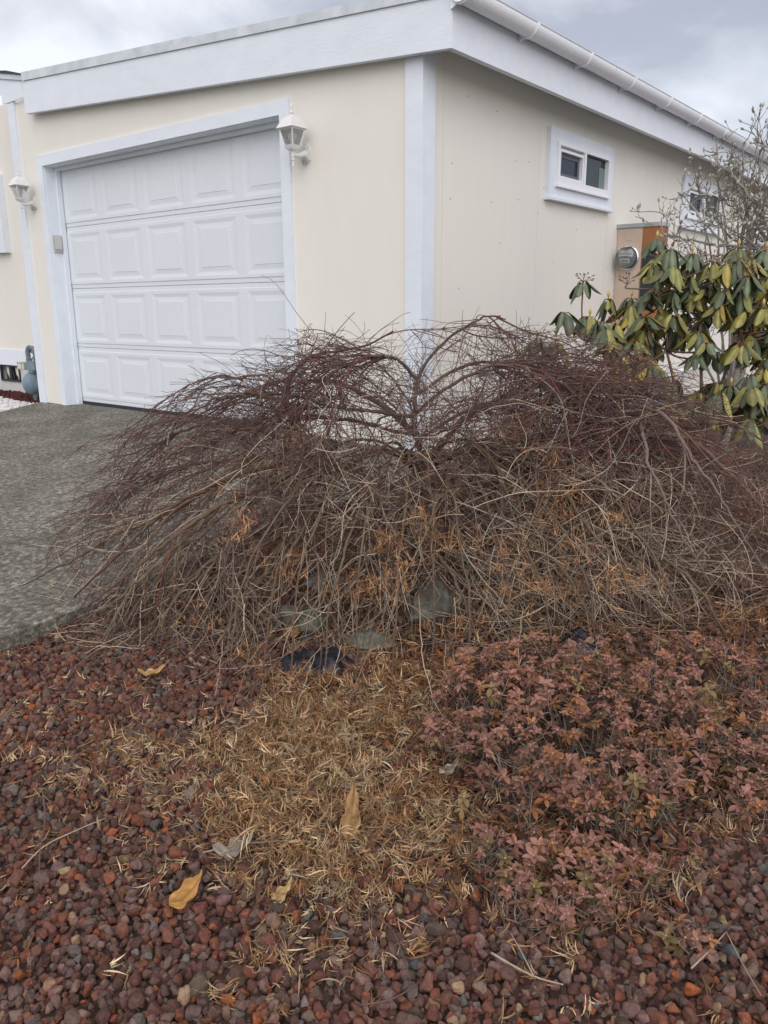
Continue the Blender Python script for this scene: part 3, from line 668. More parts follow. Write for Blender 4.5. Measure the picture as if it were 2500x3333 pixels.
zz = 0.07*np.minimum(b, 0)-0.045+R.uniform(-0.004, 0.016, a.size)
scatter_rocks(ch, np.stack([a, b, zz], -1), R.uniform(0.012, 0.022, a.size), np.array([(0.68, 0.66, 0.66)])*R.uniform(0.75, 1.1, (a.size, 1)), T1, F1)
o = ch.build('white_gravel', m_chip); tag(o, 'white stone chips beside the driveway near the gas meter', 'gravel', kind='stuff')

# ------------------------------------------------------------------ boulders at the maple's foot
def boulder(u, v_, sx, sy, sz, rot, mm, label, seed, up=0.3):
    rg = np.random.default_rng(seed); V3, F3 = ico(4); v = rock_shape(V3, rg, 11, 0.05)
    v = v*(1+0.02*np.sin(v@rg.normal(size=3)*11)[:, None])
    c, s_ = math.cos(rot), math.sin(rot); v = v*np.array([sx, sy, sz]); v = np.stack([v[:, 0]*c-v[:, 1]*s_, v[:, 0]*s_+v[:, 1]*c, v[:, 2]], -1)
    p = on_bed(u, v_); q = MB(); q.add(v+p+np.array([0, 0, sz*up]), F3)
    tag(q.build('boulder', mm, smooth=True, origin=p), label, 'boulder', 'boulders around the foot of the maple')
boulder(650, 1365, 0.115, 0.075, 0.085, 0.2, m_stone, 'pale greenish boulder left of the maple trunk, behind an orange leaf', 21, 0.5)
boulder(795, 1395, 0.11, 0.09, 0.05, 0.6, m_stone, 'low flat mossy boulder in front of the maple trunk above the black plastic', 22, 0.5)
boulder(935, 1345, 0.11, 0.09, 0.10, 0.9, m_stone, 'largest squarish boulder right of the maple trunk', 23, 0.5)
boulder(715, 1285, 0.10, 0.06, 0.06, 0.9, m_stone2, 'blue grey tilted boulder beside the maple trunk, furthest back', 24, 0.9)

# black plastic sheet showing through the litter
def plastic(name, pts, label, seed):
    rg = np.random.default_rng(seed); c = np.mean([on_bed(*p) for p in pts], 0); q = MB(); n = 26
    ring = spline([on_bed(*p) for p in pts+[pts[0]]], 41)[:-1]; vv = [c+np.array([0, 0, 0.035])]; ff = []
    for k in range(1, 7):
        t = k/6
        for r_ in ring:
            p = c+(r_-c)*t; p[2] = gz(p[0], p[1])+0.022*min(1, 3*(1-t))+0.016+0.008*math.sin(p[0]*70+p[1]*30)+0.008*math.sin(p[1]*110)+rg.normal(0, 0.0015); vv.append(p)
    m = len(ring)
    for j in range(m): ff.append((0, 1+j, 1+(j+1) % m))
    for k in range(5):
        for j in range(m): ff.append((1+k*m+j, 1+(k+1)*m+j, 1+(k+1)*m+(j+1) % m, 1+k*m+(j+1) % m))
    q.add(vv, ff); o = q.build(name, m_plastic, smooth=True, origin=c)
    tag(o, label, 'plastic sheet')
plastic('plastic_sheet', [(600, 1436), (660, 1418), (725, 1415), (762, 1438), (738, 1458), (690, 1468), (625, 1460)], 'black plastic weed sheet exposed in front of the low flat boulder', 1)
plastic('plastic_sheet', [(1195, 1385), (1240, 1378), (1300, 1405), (1290, 1428), (1240, 1418)], 'crumpled black plastic sheet under the twigs above the red azalea', 2)

# ------------------------------------------------------------------ leaf litter
def litter(mb, pos, n_strips, lmin, lmax, wid, cols, flat=0.35, lift=0.0):
    N = len(pos); n = n_strips
    base = np.repeat(pos, n, 0); Ns = N*n
    az = R.uniform(0, 2*math.pi, Ns); az0 = np.repeat(R.uniform(0, 2*math.pi, N), n)+R.normal(0, 0.42, Ns)
    az = np.where(R.random(Ns) < 0.86, az0, az)
    L = R.uniform(lmin, lmax, Ns); el = R.normal(0, flat, Ns); cu0 = np.repeat(R.normal(0, 1.2, N), n); be0 = np.repeat(R.normal(0, 1.3, N), n); curl = cu0+R.normal(0, 1.2, Ns); bend = be0+R.normal(0.0, 1.0, Ns)
    L = L*np.repeat(R.choice([0.7, 1.0, 1.45], N), n)
    m = 6; pts = np.zeros((Ns, m, 3)); pts[:, 0] = base + R.normal(0, 0.006, (Ns, 3))*np.array([1, 1, 0.4])
    for k in range(1, m):
        a_ = az+bend*k/m; e_ = el+curl*(k/m)*0.7
        dvec = np.stack([np.cos(a_)*np.cos(e_), np.sin(a_)*np.cos(e_), np.sin(e_)], -1)
        pts[:, k] = pts[:, k-1]+dvec*(L/(m-1))[:, None]
    g = gz(pts[..., 0], pts[..., 1])+0.008+lift; 
    if lift >= 0: pts[..., 2] = np.where(pts[..., 2] < g, g+0.004*R.random(pts.shape[:2]), pts[..., 2])
    side = np.stack([-np.sin(az), np.cos(az), R.normal(0, 0.7, Ns)], -1); side /= np.linalg.norm(side, axis=1, keepdims=True)
    prof = np.array([0.35, 0.8, 1.1, 0.8, 0.4, 0.03])
    w = R.uniform(0.5, 1.25, (Ns, 1))*wid*prof[None]
    c = np.repeat(cols[R.integers(0, len(cols), N)]*R.uniform(0.5, 1.4, (N, 1)), n, 0)*R.uniform(0.75, 1.25, (Ns, 1))
    mb.ribbons(pts, w, np.repeat(side[:, None], m, 1), c)
TAN = np.array([(0.38, 0.245, 0.125), (0.29, 0.17, 0.082), (0.46, 0.33, 0.19), (0.24, 0.125, 0.055), (0.47, 0.36, 0.22)])
ORG = np.array([(0.23, 0.105, 0.04), (0.30, 0.14, 0.055), (0.17, 0.075, 0.035), (0.34, 0.19, 0.085)])
LIT1 = bedpoly([(150, 1655), (250, 1610), (400, 1570), (560, 1570), (640, 1500), (760, 1480), (960, 1500), (960, 1700), (1060, 1870), (1080, 1960), (950, 1975), (880, 1990), (700, 2010), (620, 1965), (520, 1900), (400, 1800), (300, 1740)])
LIT1C = bedpoly([(440, 1640), (640, 1560), (900, 1560), (940, 1720), (1010, 1890), (700, 1960), (560, 1870), (470, 1760)])
LIT3 = bedpoly([(560, 1480), (760, 1440), (1000, 1450), (960, 1620), (780, 1640), (600, 1600)])
LIT2 = bedpoly([(480, 1450), (420, 1330), (600, 1180), (900, 1130), (1300, 1130), (1659, 1240), (1700, 1520), (1300, 1520), (1000, 1540), (700, 1520)])
AZP = bedpoly([(900, 1600), (990, 1490), (1300, 1450), (1700, 1500), (1700, 1720), (1560, 1830), (1430, 1920), (1400, 2010), (1200, 2060), (1080, 1960), (1020, 1850), (930, 1760)])
DARKH = bedpoly([(790, 1600), (880, 1570), (945, 1600), (940, 1700), (870, 1745), (800, 1690)])
PLS = bedpoly([(600, 1425), (660, 1408), (730, 1405), (765, 1440), (740, 1475), (690, 1490), (610, 1475)])
lt = MB()
def fill(poly, n, zmax, jit=0.02):
    pa = np.array(poly); lo, hi = pa.min(0), pa.max(0); q = R.uniform(lo, hi, (n*3, 2)); q = q[inpoly(q[:, 0], q[:, 1], poly)][:n]
    q = q[~inpoly(q[:, 0], q[:, 1], PLS)]; q = q[~(inpoly(q[:, 0], q[:, 1], DARKH) & (R.random(len(q)) < 0.85))]
    cx_ = R.uniform(lo-0.05, hi+0.05, (max(10, int(np.prod(hi-lo)*260)), 2)); dmin = np.min(np.hypot(q[:, None, 0]-cx_[None, :, 0], q[:, None, 1]-cx_[None, :, 1]), 1)
    q = q[R.random(len(q)) < np.clip(1.3-dmin/0.036, 0.06, 1)]; q = q+R.normal(0, jit, q.shape)
    return np.stack([q[:, 0], q[:, 1], gz(q[:, 0], q[:, 1])+0.012+R.random(len(q))**1.5*zmax], -1)
litter(lt, fill(LIT1, 2600, 0.03, 0.06), 7, 0.015, 0.045, 0.0012, TAN)
litter(lt, fill(LIT1C, 4200, 0.05, 0.05), 8, 0.012, 0.052, 0.0014, np.vstack([TAN, ORG[1:2], TAN[:2]]))
litter(lt, fill(LIT2, 9000, 0.06), 6, 0.015, 0.05, 0.0013, np.vstack([ORG, ORG, TAN[1:4]]))
litter(lt, fill(AZP, 3000, 0.04), 6, 0.015, 0.045, 0.0012, np.vstack([ORG, TAN[1:4]]))
litter(lt, fill(LIT3, 2400, 0.045, 0.03), 7, 0.015, 0.05, 0.0014, np.vstack([ORG, TAN]))
# loose tufts over the open gravel
a = R.uniform(0.2, 3.0, 6000); b = R.uniform(-3.9, -2.0, 6000); p = np.stack([a, b, gz(a, b)+0.018], -1); u, v_, w_ = tosrc(p)
pr = np.where((v_ > 1950), 0.07, 0.10)*(1+2.5*((u < 420) & (v_ < 1800) & (v_ > 1480)))
k = (a > DXR+0.05) & (u > 0) & (u < 1659) & (v_ < 2212) & (R.random(6000) < pr); litter(lt, p[k], 7, 0.015, 0.055, 0.0016, TAN, 0.25)
for (u0, v0, n_) in ((20, 1420, 16), (70, 1545, 9), (150, 1540, 6), (230, 1640, 10), (300, 1620, 18), (180, 1690, 7), (620, 2030, 14), (700, 2080, 16), (560, 2090, 7), (760, 1960, 14), (930, 1930, 10), (270, 1890, 6), (330, 1900, 5), (500, 2140, 6), (1010, 1990, 5), (900, 2060, 5), (1560, 1800, 16), (1500, 1880, 14), (1430, 1900, 10), (1250, 2070, 5), (800, 2110, 6)):
    c = on_bed(u0, v0); q = c+R.normal(0, 0.028, (n_, 3))*np.array([1, 1, 0.15])+np.array([0, 0, 0.014]); litter(lt, q, 7, 0.018, 0.05, 0.0015, TAN, 0.3)
o = lt.build('leaf_litter', m_litter); tag(o, 'curled tan and rusty dry leaf litter under the maple', 'leaf litter', kind='stuff')

# ------------------------------------------------------------------ big fallen leaves
def fallen_leaf(u, v_, length, width, az, col, label, seed, tilt=0.25, ragged=0.12, curl=0.02):
    rg = np.random.default_rng(seed); p = on_bed(u, v_)+np.array([0, 0, 0.026]); n, m = 18, 9
    vv = []; cc = []
    ca, sa = math.cos(az), math.sin(az); ph = rg.uniform(0, 6, 6)
    for i_ in range(n):
        t = i_/(n-1); wl = width*0.5*max(0.04, math.sin(math.pi*min(1, t**0.8*0.97+0.03)))*(1+ragged*math.sin(t*17+ph[0])+ragged*0.7*math.sin(t*31+ph[1]))
        wr = width*0.5*max(0.04, math.sin(math.pi*min(1, t**0.8*0.97+0.03)))*(1+ragged*math.sin(t*15+ph[2])+ragged*0.7*math.sin(t*27+ph[3]))
        for j_ in range(m):
            s_ = j_/(m-1)*2-1; y = (wl if s_ < 0 else wr)*s_
            x = (t-0.5)*length; z = tilt*x + curl*(t-0.5)**2*4 + 0.25*abs(y)*(1+0.6*math.sin(t*5+ph[4])) + 0.004*math.sin(t*14+s_*4+ph[5]) + 0.003*math.cos(s_*9+t*6)
            vv.append((p[0]+x*ca-y*sa, p[1]+x*sa+y*ca, p[2]+z+abs(tilt)*length*0.3)); cc.append(np.array(col)*(1+0.22*math.sin(t*9+s_*5+ph[1]))*rg.uniform(0.9, 1.1)*(0.8 if j_ == m//2 else 1))
    # thickness: a second sheet just below
    v2 = [(a_, b_, c_-0.0008) for a_, b_, c_ in vv]; N = n*m; ff = []
    for i_ in range(n-1):
        for j_ in range(m-1):
            q = (i_*m+j_, i_*m+j_+1, (i_+1)*m+j_+1, (i_+1)*m+j_); ff += [q, tuple(N+k for k in q[::-1])]
    q = MB(); q.add(vv+v2, ff, np.array(cc+cc)); tag(q.build('fallen_leaf', m_litter, smooth=True, origin=p), label, 'fallen leaf', 'large fallen leaves on the bed')
WA = YAW                              # screen-right direction on the ground
fallen_leaf(405, 1965, 0.085, 0.05, WA+0.9, (0.40, 0.21, 0.065), 'orange brown fallen leaf lying alone on the open gravel', 31, 0.3, 0.06)
fallen_leaf(760, 1805, 0.125, 0.04, WA+1.5, (0.29, 0.17, 0.07), 'long upright tan leaf standing in the straw coloured litter', 32, 0.55)
fallen_leaf(505, 1865, 0.085, 0.06, WA+0.3, (0.27, 0.23, 0.185), 'crumpled grey leaf at left edge of the straw coloured litter', 33, 0.1, 0.25, 0.03)
fallen_leaf(330, 1472, 0.085, 0.042, WA+0.2, (0.42, 0.27, 0.11), 'curled tan leaf under the twigs at left of the maple', 34, 0.1)
fallen_leaf(632, 1392, 0.055, 0.05, WA+1.4, (0.40, 0.20, 0.07), 'small orange leaf leaning on the pale greenish boulder', 35, 0.7)
fallen_leaf(610, 1962, 0.05, 0.03, WA+0.7, (0.42, 0.29, 0.13), 'small yellowish leaf at front edge of the straw coloured litter', 36, 0.3)
fallen_leaf(970, 1690, 0.06, 0.03, WA+0.5, (0.36, 0.30, 0.24), 'pale folded leaf at left edge of the red azalea', 37, 0.4)
fallen_leaf(1265, 1410, 0.10, 0.035, WA+0.1, (0.40, 0.30, 0.22), 'pale dry leaf lying on the crumpled black plastic', 38, 0.2)

# fallen twigs on the gravel
def ftwig(pts, r0, col, label, branch=None):
    q = MB(); p = [on_bed(*a_)+np.array([0, 0, 0.028]) for a_ in pts]; q.tube(spline(p, 14), np.linspace(r0, r0*0.5, 14), 6, col)
    if branch: q.tube(spline([on_bed(*a_)+np.array([0, 0, 0.029]) for a_ in branch], 8), np.linspace(r0*0.6, r0*0.3, 8), 5, col)
    tag(q.build('fallen_twig', m_twig, smooth=True, origin=p[0]), label, 'twig', 'fallen twigs on the gravel')
TW_P = (0.36, 0.29, 0.22); TW_D = (0.12, 0.075, 0.062)
ftwig([(1060, 2085), (1110, 2115), (1160, 2140), (1215, 2155)], 0.0024, TW_P, 'pale forked twig on the gravel below the red azalea', [(1150, 2135), (1120, 2075), (1100, 2040)])
ftwig([(95, 1730), (100, 1790), (90, 1860), (88, 1910)], 0.0026, TW_D, 'dark upright twig on the gravel at far left')
ftwig([(50, 1900), (100, 1850), (170, 1815), (230, 1790)], 0.0020, TW_P, 'pale slender twig at far left beside the dark upright twig')
ftwig([(440, 1865), (540, 1845), (650, 1840), (760, 1850)], 0.0018, TW_P, 'long straw stalk lying across left edge of the litter')
ftwig([(810, 2000), (850, 2040), (880, 2120), (890, 2180)], 0.0018, TW_D, 'thin dark twig on the gravel at bottom centre')
ftwig([(560, 1725), (650, 1770), (720, 1800)], 0.0022, TW_D, 'dark twig half buried in the straw coloured litter')
ftwig([(1490, 2120), (1530, 2080), (1565, 2040)], 0.0018, TW_P, 'pale twig on the gravel at lower right corner', [(1565, 2040), (1600, 2110), (1640, 2180)])
ftwig([(780, 2200), (850, 2185), (905, 2150)], 0.002, TW_D, 'short twig at bottom edge of the photo')

# ------------------------------------------------------------------ weeping maple
TB = on_bed(835, 1310)
maple = thing('weeping_maple', 'bare weeping maple, a wide mound of purple brown drooping twigs', 'tree', TB)
ER = np.array([math.cos(YAW), math.sin(YAW), 0]); EF = np.array([math.sin(YAW), -math.cos(YAW), 0])   # right, towards the camera
DC = P(960, 1000, 3.25); DC[2] = 0
def dome(p):
    r_ = p-DC; a_ = r_@ER; b_ = r_@EF
    rho2 = (a_/np.where(a_ < 0, 1.76, 1.80))**2 + (b_/np.where(b_ > 0, 0.84, 0.95))**2
    top = 1.05*np.sqrt(np.clip(1-rho2, 0, 1))-0.2
    ox = a_[..., None]/1.6**2*ER + b_[..., None]/0.85**2*EF
    n_ = np.linalg.norm(ox, axis=-1, keepdims=True)+1e-6
    return top, rho2, ox/n_
def grow(p0, d0, L, m, wig, droop, out=0.35, pull=1.5):
    N = len(p0); out = out*R.uniform(-0.1, 1.3, (N, 1)); droop = droop*R.uniform(0.1, 1.35, N)
    pts = np.zeros((N, m, 3)); pts[:, 0] = p0; dd = d0/np.linalg.norm(d0, axis=1, keepdims=True)
    st = (L/(m-1))[:, None]; ns = R.normal(0, 1, (N, 3))
    for k in range(1, m):
        top, rho2, o_ = dome(pts[:, k-1])
        ns = 0.6*ns+0.8*R.normal(0, 1, (N, 3))
        g = -droop*(0.10+1.05*np.clip(rho2, 0, 1.2))
        above = np.clip(pts[:, k-1, 2]-top, 0, 0.16)
        dd = dd + st*(out*o_*3.0) + wig*ns*np.sqrt(st)
        dd[:, 2] += st[:, 0]*g*3.0 - above*pull
        dd /= np.linalg.norm(dd, axis=1, keepdims=True)
        q = pts[:, k-1]+dd*st
        gr_ = gz(q[:, 0], q[:, 1])+0.015; low = q[:, 2] < gr_
        q[low, 2] = gr_[low]; dd[low, 2] = np.abs(dd[low, 2])*0.1
        bad = (q[:, 0] < 0.06) & (q[:, 1] > -0.06); q[bad, 1] = -0.06
        pts[:, k] = q
    return pts
LIMBS = [
 [(915, 1010, 3.25), (900, 950, 3.3), (890, 900, 3.3), (900, 820, 3.3), (950, 740, 3.3), (1000, 700, 3.25), (1045, 678, 3.2), (1092, 690, 3.15)],
 [(885, 1080, 3.18), (800, 1040, 3.1), (720, 1000, 3.05), (660, 968, 3.05), (655, 905, 3.1), (627, 850, 3.15), (650, 800, 3.2), (690, 765, 3.2), (790, 745, 3.2), (850, 715, 3.15)],
 [(915, 1010, 3.25), (1000, 1045, 3.2), (1062, 1045, 3.15), (1048, 985, 3.15), (1075, 958, 3.15), (1110, 985, 3.1), (1130, 1045, 3.05), (1190, 1120, 2.95), (1250, 1230, 2.85)],
 [(915, 1010, 3.25), (1050, 960, 3.3), (1180, 985, 3.2), (1250, 985, 3.15), (1330, 960, 3.1), (1430, 950, 3.05), (1500, 965, 3.0), (1580, 1030, 2.95), (1659, 1110, 2.9), (1740, 1200, 2.85)],
 [(1180, 985, 3.2), (1225, 930, 3.15), (1290, 892, 3.1), (1365, 878, 3.05), (1405, 892, 3.05), (1424, 925, 3.05), (1415, 985, 3.05)],
 [(1365, 878, 3.05), (1440, 900, 2.95), (1500, 980, 2.9), (1560, 1080, 2.85), (1620, 1180, 2.8), (1680, 1290, 2.75)],
 [(1380, 885, 3.05), (1390, 950, 2.95), (1420, 1040, 2.85), (1450, 1110, 2.8), (1490, 1180, 2.75), (1540, 1270, 2.7)],
 [(720, 1000, 3.05), (600, 1008, 3.0), (500, 1035, 2.95), (420, 1075, 2.9), (330, 1130, 2.85), (240, 1210, 2.85), (160, 1290, 2.9)],
 [(660, 968, 3.05), (560, 985, 3.15), (480, 1000, 3.2), (400, 1015, 3.25), (300, 1050, 3.3), (220, 1130, 3.3)],
 [(800, 1040, 3.1), (740, 1090, 2.95), (660, 1120, 2.85), (560, 1180, 2.75), (470, 1260, 2.7), (400, 1350, 2.65)],
 [(860, 1150, 3.1), (800, 1180, 2.95), (720, 1255, 2.8), (650, 1340, 2.68), (600, 1420, 2.62)],
 [(885, 1080, 3.18), (960, 1120, 3.0), (1050, 1170, 2.85), (1150, 1200, 2.75), (1280, 1260, 2.65), (1400, 1340, 2.6)],
 [(915, 1010, 3.25), (1010, 1080, 3.1), (1130, 1130, 3.0), (1250, 1140, 2.95), (1380, 1200, 2.9), (1500, 1290, 2.85), (1600, 1390, 2.8)],
 [(915, 1010, 3.25), (990, 910, 3.5), (1080, 850, 3.7), (1180, 820, 3.75), (1280, 860, 3.7), (1400, 930, 3.6)],
 [(900, 940, 3.3), (820, 870, 3.55), (720, 820, 3.7), (620, 815, 3.75), (520, 850, 3.75), (430, 910, 3.7)],
 [(1180, 985, 3.2), (1260, 900, 3.4), (1350, 850, 3.5), (1480, 860, 3.5), (1600, 920, 3.45), (1720, 1010, 3.4)],
 [(655, 905, 3.1), (600, 860, 3.1), (520, 850, 3.05), (440, 880, 3.05), (390, 920, 3.05)],
 [(640, 960, 3.1), (545, 920, 3.3), (430, 930, 3.4), (330, 975, 3.45), (250, 1050, 3.45)],
 [(890, 900, 3.3), (960, 850, 3.1), (1060, 800, 3.0), (1160, 810, 2.95), (1260, 870, 2.9), (1330, 960, 2.85)],
 [(900, 820, 3.3), (850, 770, 3.2), (780, 780, 3.05), (700, 830, 2.95), (640, 900, 2.85)],
 [(885, 1080, 3.18), (850, 1100, 2.95), (830, 1130, 2.75), (790, 1200, 2.6), (740, 1290, 2.52)],
 [(915, 1010, 3.25), (960, 1020, 3.0), (1000, 1070, 2.8), (1060, 1150, 2.65), (1100, 1250, 2.55)],
 [(800, 1040, 3.1), (690, 1085, 2.9), (560, 1140, 2.8), (430, 1230, 2.75), (300, 1340, 2.72)],
 [(720, 1000, 3.05), (600, 1040, 2.85), (470, 1100, 2.75), (330, 1200, 2.7), (190, 1310, 2.75)],
 [(500, 1035, 2.95), (380, 1090, 2.95), (250, 1150, 2.98), (130, 1220, 3.02), (50, 1265, 3.05)],
 [(860, 1150, 3.1), (900, 1160, 2.85), (950, 1210, 2.65), (1000, 1290, 2.52), (1030, 1380, 2.46)],
 [(1050, 1170, 2.85), (1120, 1180, 2.72), (1200, 1230, 2.6), (1270, 1310, 2.5), (1310, 1400, 2.45)],
 [(1250, 1140, 2.95), (1340, 1150, 2.8), (1440, 1210, 2.68), (1530, 1310, 2.6), (1590, 1410, 2.55)],
 [(890, 900, 3.3), (800, 885, 3.25), (700, 865, 3.2), (590, 850, 3.15), (470, 875, 3.1), (380, 925, 3.1)],
 [(900, 850, 3.3), (1000, 800, 3.35), (1120, 790, 3.35), (1250, 825, 3.3), (1380, 880, 3.25)],
 [(627, 850, 3.15), (560, 815, 3.2), (480, 815, 3.25), (400, 850, 3.3)],
 [(900, 950, 3.3), (1010, 890, 3.25), (1130, 870, 3.15), (1260, 900, 3.05), (1390, 960, 3.0)],
 [(900, 940, 3.3), (800, 920, 3.4), (690, 905, 3.45), (570, 915, 3.45), (450, 955, 3.45)],
 [(1000, 1045, 3.2), (1080, 1080, 2.95), (1180, 1110, 2.8), (1290, 1150, 2.7), (1400, 1230, 2.62), (1480, 1330, 2.56)],
 ]
LIMBS += [[(560, 1140, 2.8), (440, 1235, 2.74), (350, 1340, 2.68), (290, 1440, 2.62)], [(470, 1100, 2.75), (340, 1210, 2.74), (230, 1300, 2.74), (140, 1370, 2.75)], [(660, 1120, 2.85), (560, 1230, 2.72), (480, 1350, 2.62), (430, 1460, 2.54)], [(660, 968, 3.05), (600, 1005, 2.9), (540, 1085, 2.78), (490, 1200, 2.68), (450, 1330, 2.6)], [(720, 1000, 3.05), (690, 1030, 2.88), (645, 1120, 2.72), (615, 1250, 2.6), (595, 1370, 2.54)], [(560, 985, 3.15), (480, 1040, 2.95), (400, 1140, 2.85), (330, 1270, 2.8), (290, 1380, 2.78)]]
for k_, (tx, ty) in enumerate(((520, 1400), (590, 1430), (650, 1420), (720, 1400), (780, 1390), (850, 1380), (930, 1400), (1010, 1400), (1090, 1410), (1180, 1410), (1270, 1400), (1360, 1410), (1460, 1420))):
    sx = 900+(tx-900)*0.25; LIMBS.append([(915-20*(k_ % 2), 1015, 3.22), (sx, 955+12*(k_ % 3), 3.0), (900+(tx-900)*0.55, 985+15*((k_*2) % 3), 2.8), (900+(tx-900)*0.82, 1120+20*(k_ % 2), 2.62), (tx, 1270, 2.5), (tx+(tx-900)*0.06, ty, 2.44), (tx+(tx-900)*0.10, ty+55+25*(k_ % 3), 2.36)])
SHELL0 = len(LIMBS)-13
for li_, dd_ in ((3, 0.16), (4, 0.16), (5, 0.24), (6, 0.26)): LIMBS[li_] = [LIMBS[li_][0]]+[(u_, v_, w_-dd_) for u_, v_, w_ in LIMBS[li_][1:]]
LR = [0.012, 0.016, 0.024, 0.024, 0.016, 0.011, 0.010, 0.016, 0.012, 0.013, 0.012, 0.015, 0.017, 0.016, 0.015, 0.014, 0.010, 0.011, 0.008, 0.008, 0.012, 0.013, 0.014, 0.014, 0.009, 0.012, 0.010, 0.010, 0.008, 0.008, 0.006, 0.008, 0.008, 0.013]+[0.008, 0.008, 0.009, 0.009, 0.010, 0.009]+[0.0055, 0.0065]*6+[0.006]
tk = MB(); tp = spline([P(832, 1345, 3.0), P(838, 1290, 3.02), P(846, 1220, 3.05), P(858, 1150, 3.1), P(885, 1080, 3.18), P(915, 1005, 3.25)], 30)
tp[0, 2] = gz(*tp[0, :2])-0.03
tp[3:] += R.normal(0, 0.003, (27, 3)); tk.tube(tp, np.interp(np.linspace(0, 1, 30), [0, 0.1, 0.4, 1], [0.075, 0.058, 0.048, 0.034]), 12, (0.155, 0.115, 0.085))
tk.build('trunk', m_bark, maple, smooth=True)
for li_ in (3, 4, 5, 6): LR[li_] *= 0.66
limb_obj = []; limb_pts = []
for pts, r0 in zip(LIMBS, LR):
    p = spline([P(*q) for q in pts], 40); nz = R.normal(0, 1, (40, 3)); nz = np.cumsum(nz-nz.mean(0), 0)*0.0042; nz *= np.sin(np.linspace(0, math.pi, 40))[:, None]
    p = p+nz; rad = np.linspace(r0, max(0.0022, r0*0.2), 40)**1.0*(1+0.08*np.sin(np.arange(40)*1.3+r0*900))
    tcol = R.random(); top_ = p[:, 2].mean()
    base = np.array((0.175, 0.135, 0.105))*(1-0.25*tcol) if top_ > 0.2 else np.array((0.165, 0.13, 0.075))*(1-0.25*tcol)
    base = np.array((0.18, 0.13, 0.11)) if 3 <= len(limb_obj) <= 6 else base; tt_ = np.linspace(0, 1, 40)[:, None]**1.5*(0.6 if 3 <= len(limb_obj) <= 6 else 1); q = MB(); q.tubes(p[None], rad[None], 8, (base*(1-tt_)+np.array((0.095, 0.055, 0.048))*tt_)[None], cap=True); limb_obj.append(q.build('limb', m_bark, maple, smooth=True)); limb_pts.append((p, rad))
def col_for(p, kind):
    """bark colour of a shoot: purple brown live wood, pale dead wood lower down and inside"""
    N = len(p); z = p[:, 2]; rr = (p-DC)@ER; ff = (p-DC)@EF
    dead = np.clip(0.80-(z-0.0)*1.25, 0.03, 0.72)*np.clip(0.55+0.7*ff, 0.25, 1.2)*np.where(rr < -0.45, np.where(z > 0.05, 0.38, 0.8), 1.0)*np.where(rr > 0.8, 0.7, 1.0)
    c = np.where((R.random(N) < dead)[:, None], np.array([(0.45, 0.36, 0.265)])*R.uniform(0.3, 1.4, (N, 1)), np.array([(0.092, 0.053, 0.050)])*R.uniform(0.6, 1.5, (N, 1)))
    red = (R.random(N) < 0.07+0.09*(rr > 0.5)) & (c[:, 0] < 0.12); c[red] = np.array((0.125, 0.035, 0.032))*R.uniform(0.7, 1.3, (red.sum(), 1))
    br = (R.random(N) < 0.36) & (c[:, 0] < 0.12); c[br] = np.array((0.135, 0.080, 0.052))*R.uniform(0.7, 1.4, (br.sum(), 1))
    return c
def sprout(parents, per, Lr, ang, m, wig, droop, tmin=0.15, out=0.3):
    """shoots leaving the given polylines (N,M,3), in roughly opposite pairs"""
    N, Mm, _ = parents.shape; idx = np.repeat(np.arange(N), per); n = len(idx)
    t = R.uniform(tmin, 0.98, n)*(Mm-1); i0 = np.minimum(t.astype(int), Mm-2); f = (t-i0)[:, None]
    p0 = parents[idx, i0]*(1-f)+parents[idx, i0+1]*f; tg = parents[idx, i0+1]-parents[idx, i0]; tg /= np.linalg.norm(tg, axis=1, keepdims=True)+1e-9
    rv = R.normal(0, 1, (n, 3)); rv[:, 2] *= np.where(p0[:, 2] > 0.3, 0.38, 0.7); rv -= (rv*tg).sum(1, keepdims=True)*tg; rv /= np.linalg.norm(rv, axis=1, keepdims=True)
    a_ = R.uniform(*ang, n)[:, None]; d0 = tg*np.cos(a_)+rv*np.sin(a_)
    L = R.uniform(*Lr, n)*(1-0.35*t/(Mm-1))
    return grow(p0, d0, L, m, wig, droop, out), idx
HOL = [(590, 1190), (1000, 1180), (1030, 1390), (600, 1420)]
def cull(pts, pr=0.40):
    """thin shoots whose ends fall in the hollow in front of the trunk, or beyond the mound"""
    u, v_, w_ = tosrc(pts[:, -1]); h = inpoly(u, v_, HOL); u2, v2, _ = tosrc(pts[:, pts.shape[1]//2]); h |= inpoly(u2, v2, HOL)
    top, rho2, _o = dome(pts[:, -1])
    tp_, _r, _o = dome(pts.reshape(-1, 3)); ex = (pts[..., 2]-tp_.reshape(pts.shape[:2])).max(1); rgt = ((pts[:, -1]-DC)@ER) > 0.35
    lft = ((pts[:, -1]-DC)@ER) < -0.7
    over = (ex > np.where(rgt, 0.015, np.where(lft, 0.0, 0.05))) & (R.random(len(pts)) < 0.985)
    return ~((h & (R.random(len(pts)) < pr)) | (rho2 > 1.10+0.3*R.random(len(pts))**2) | over | ((v_ > 1560) & (R.random(len(pts)) < 0.8)))
sp_all = []
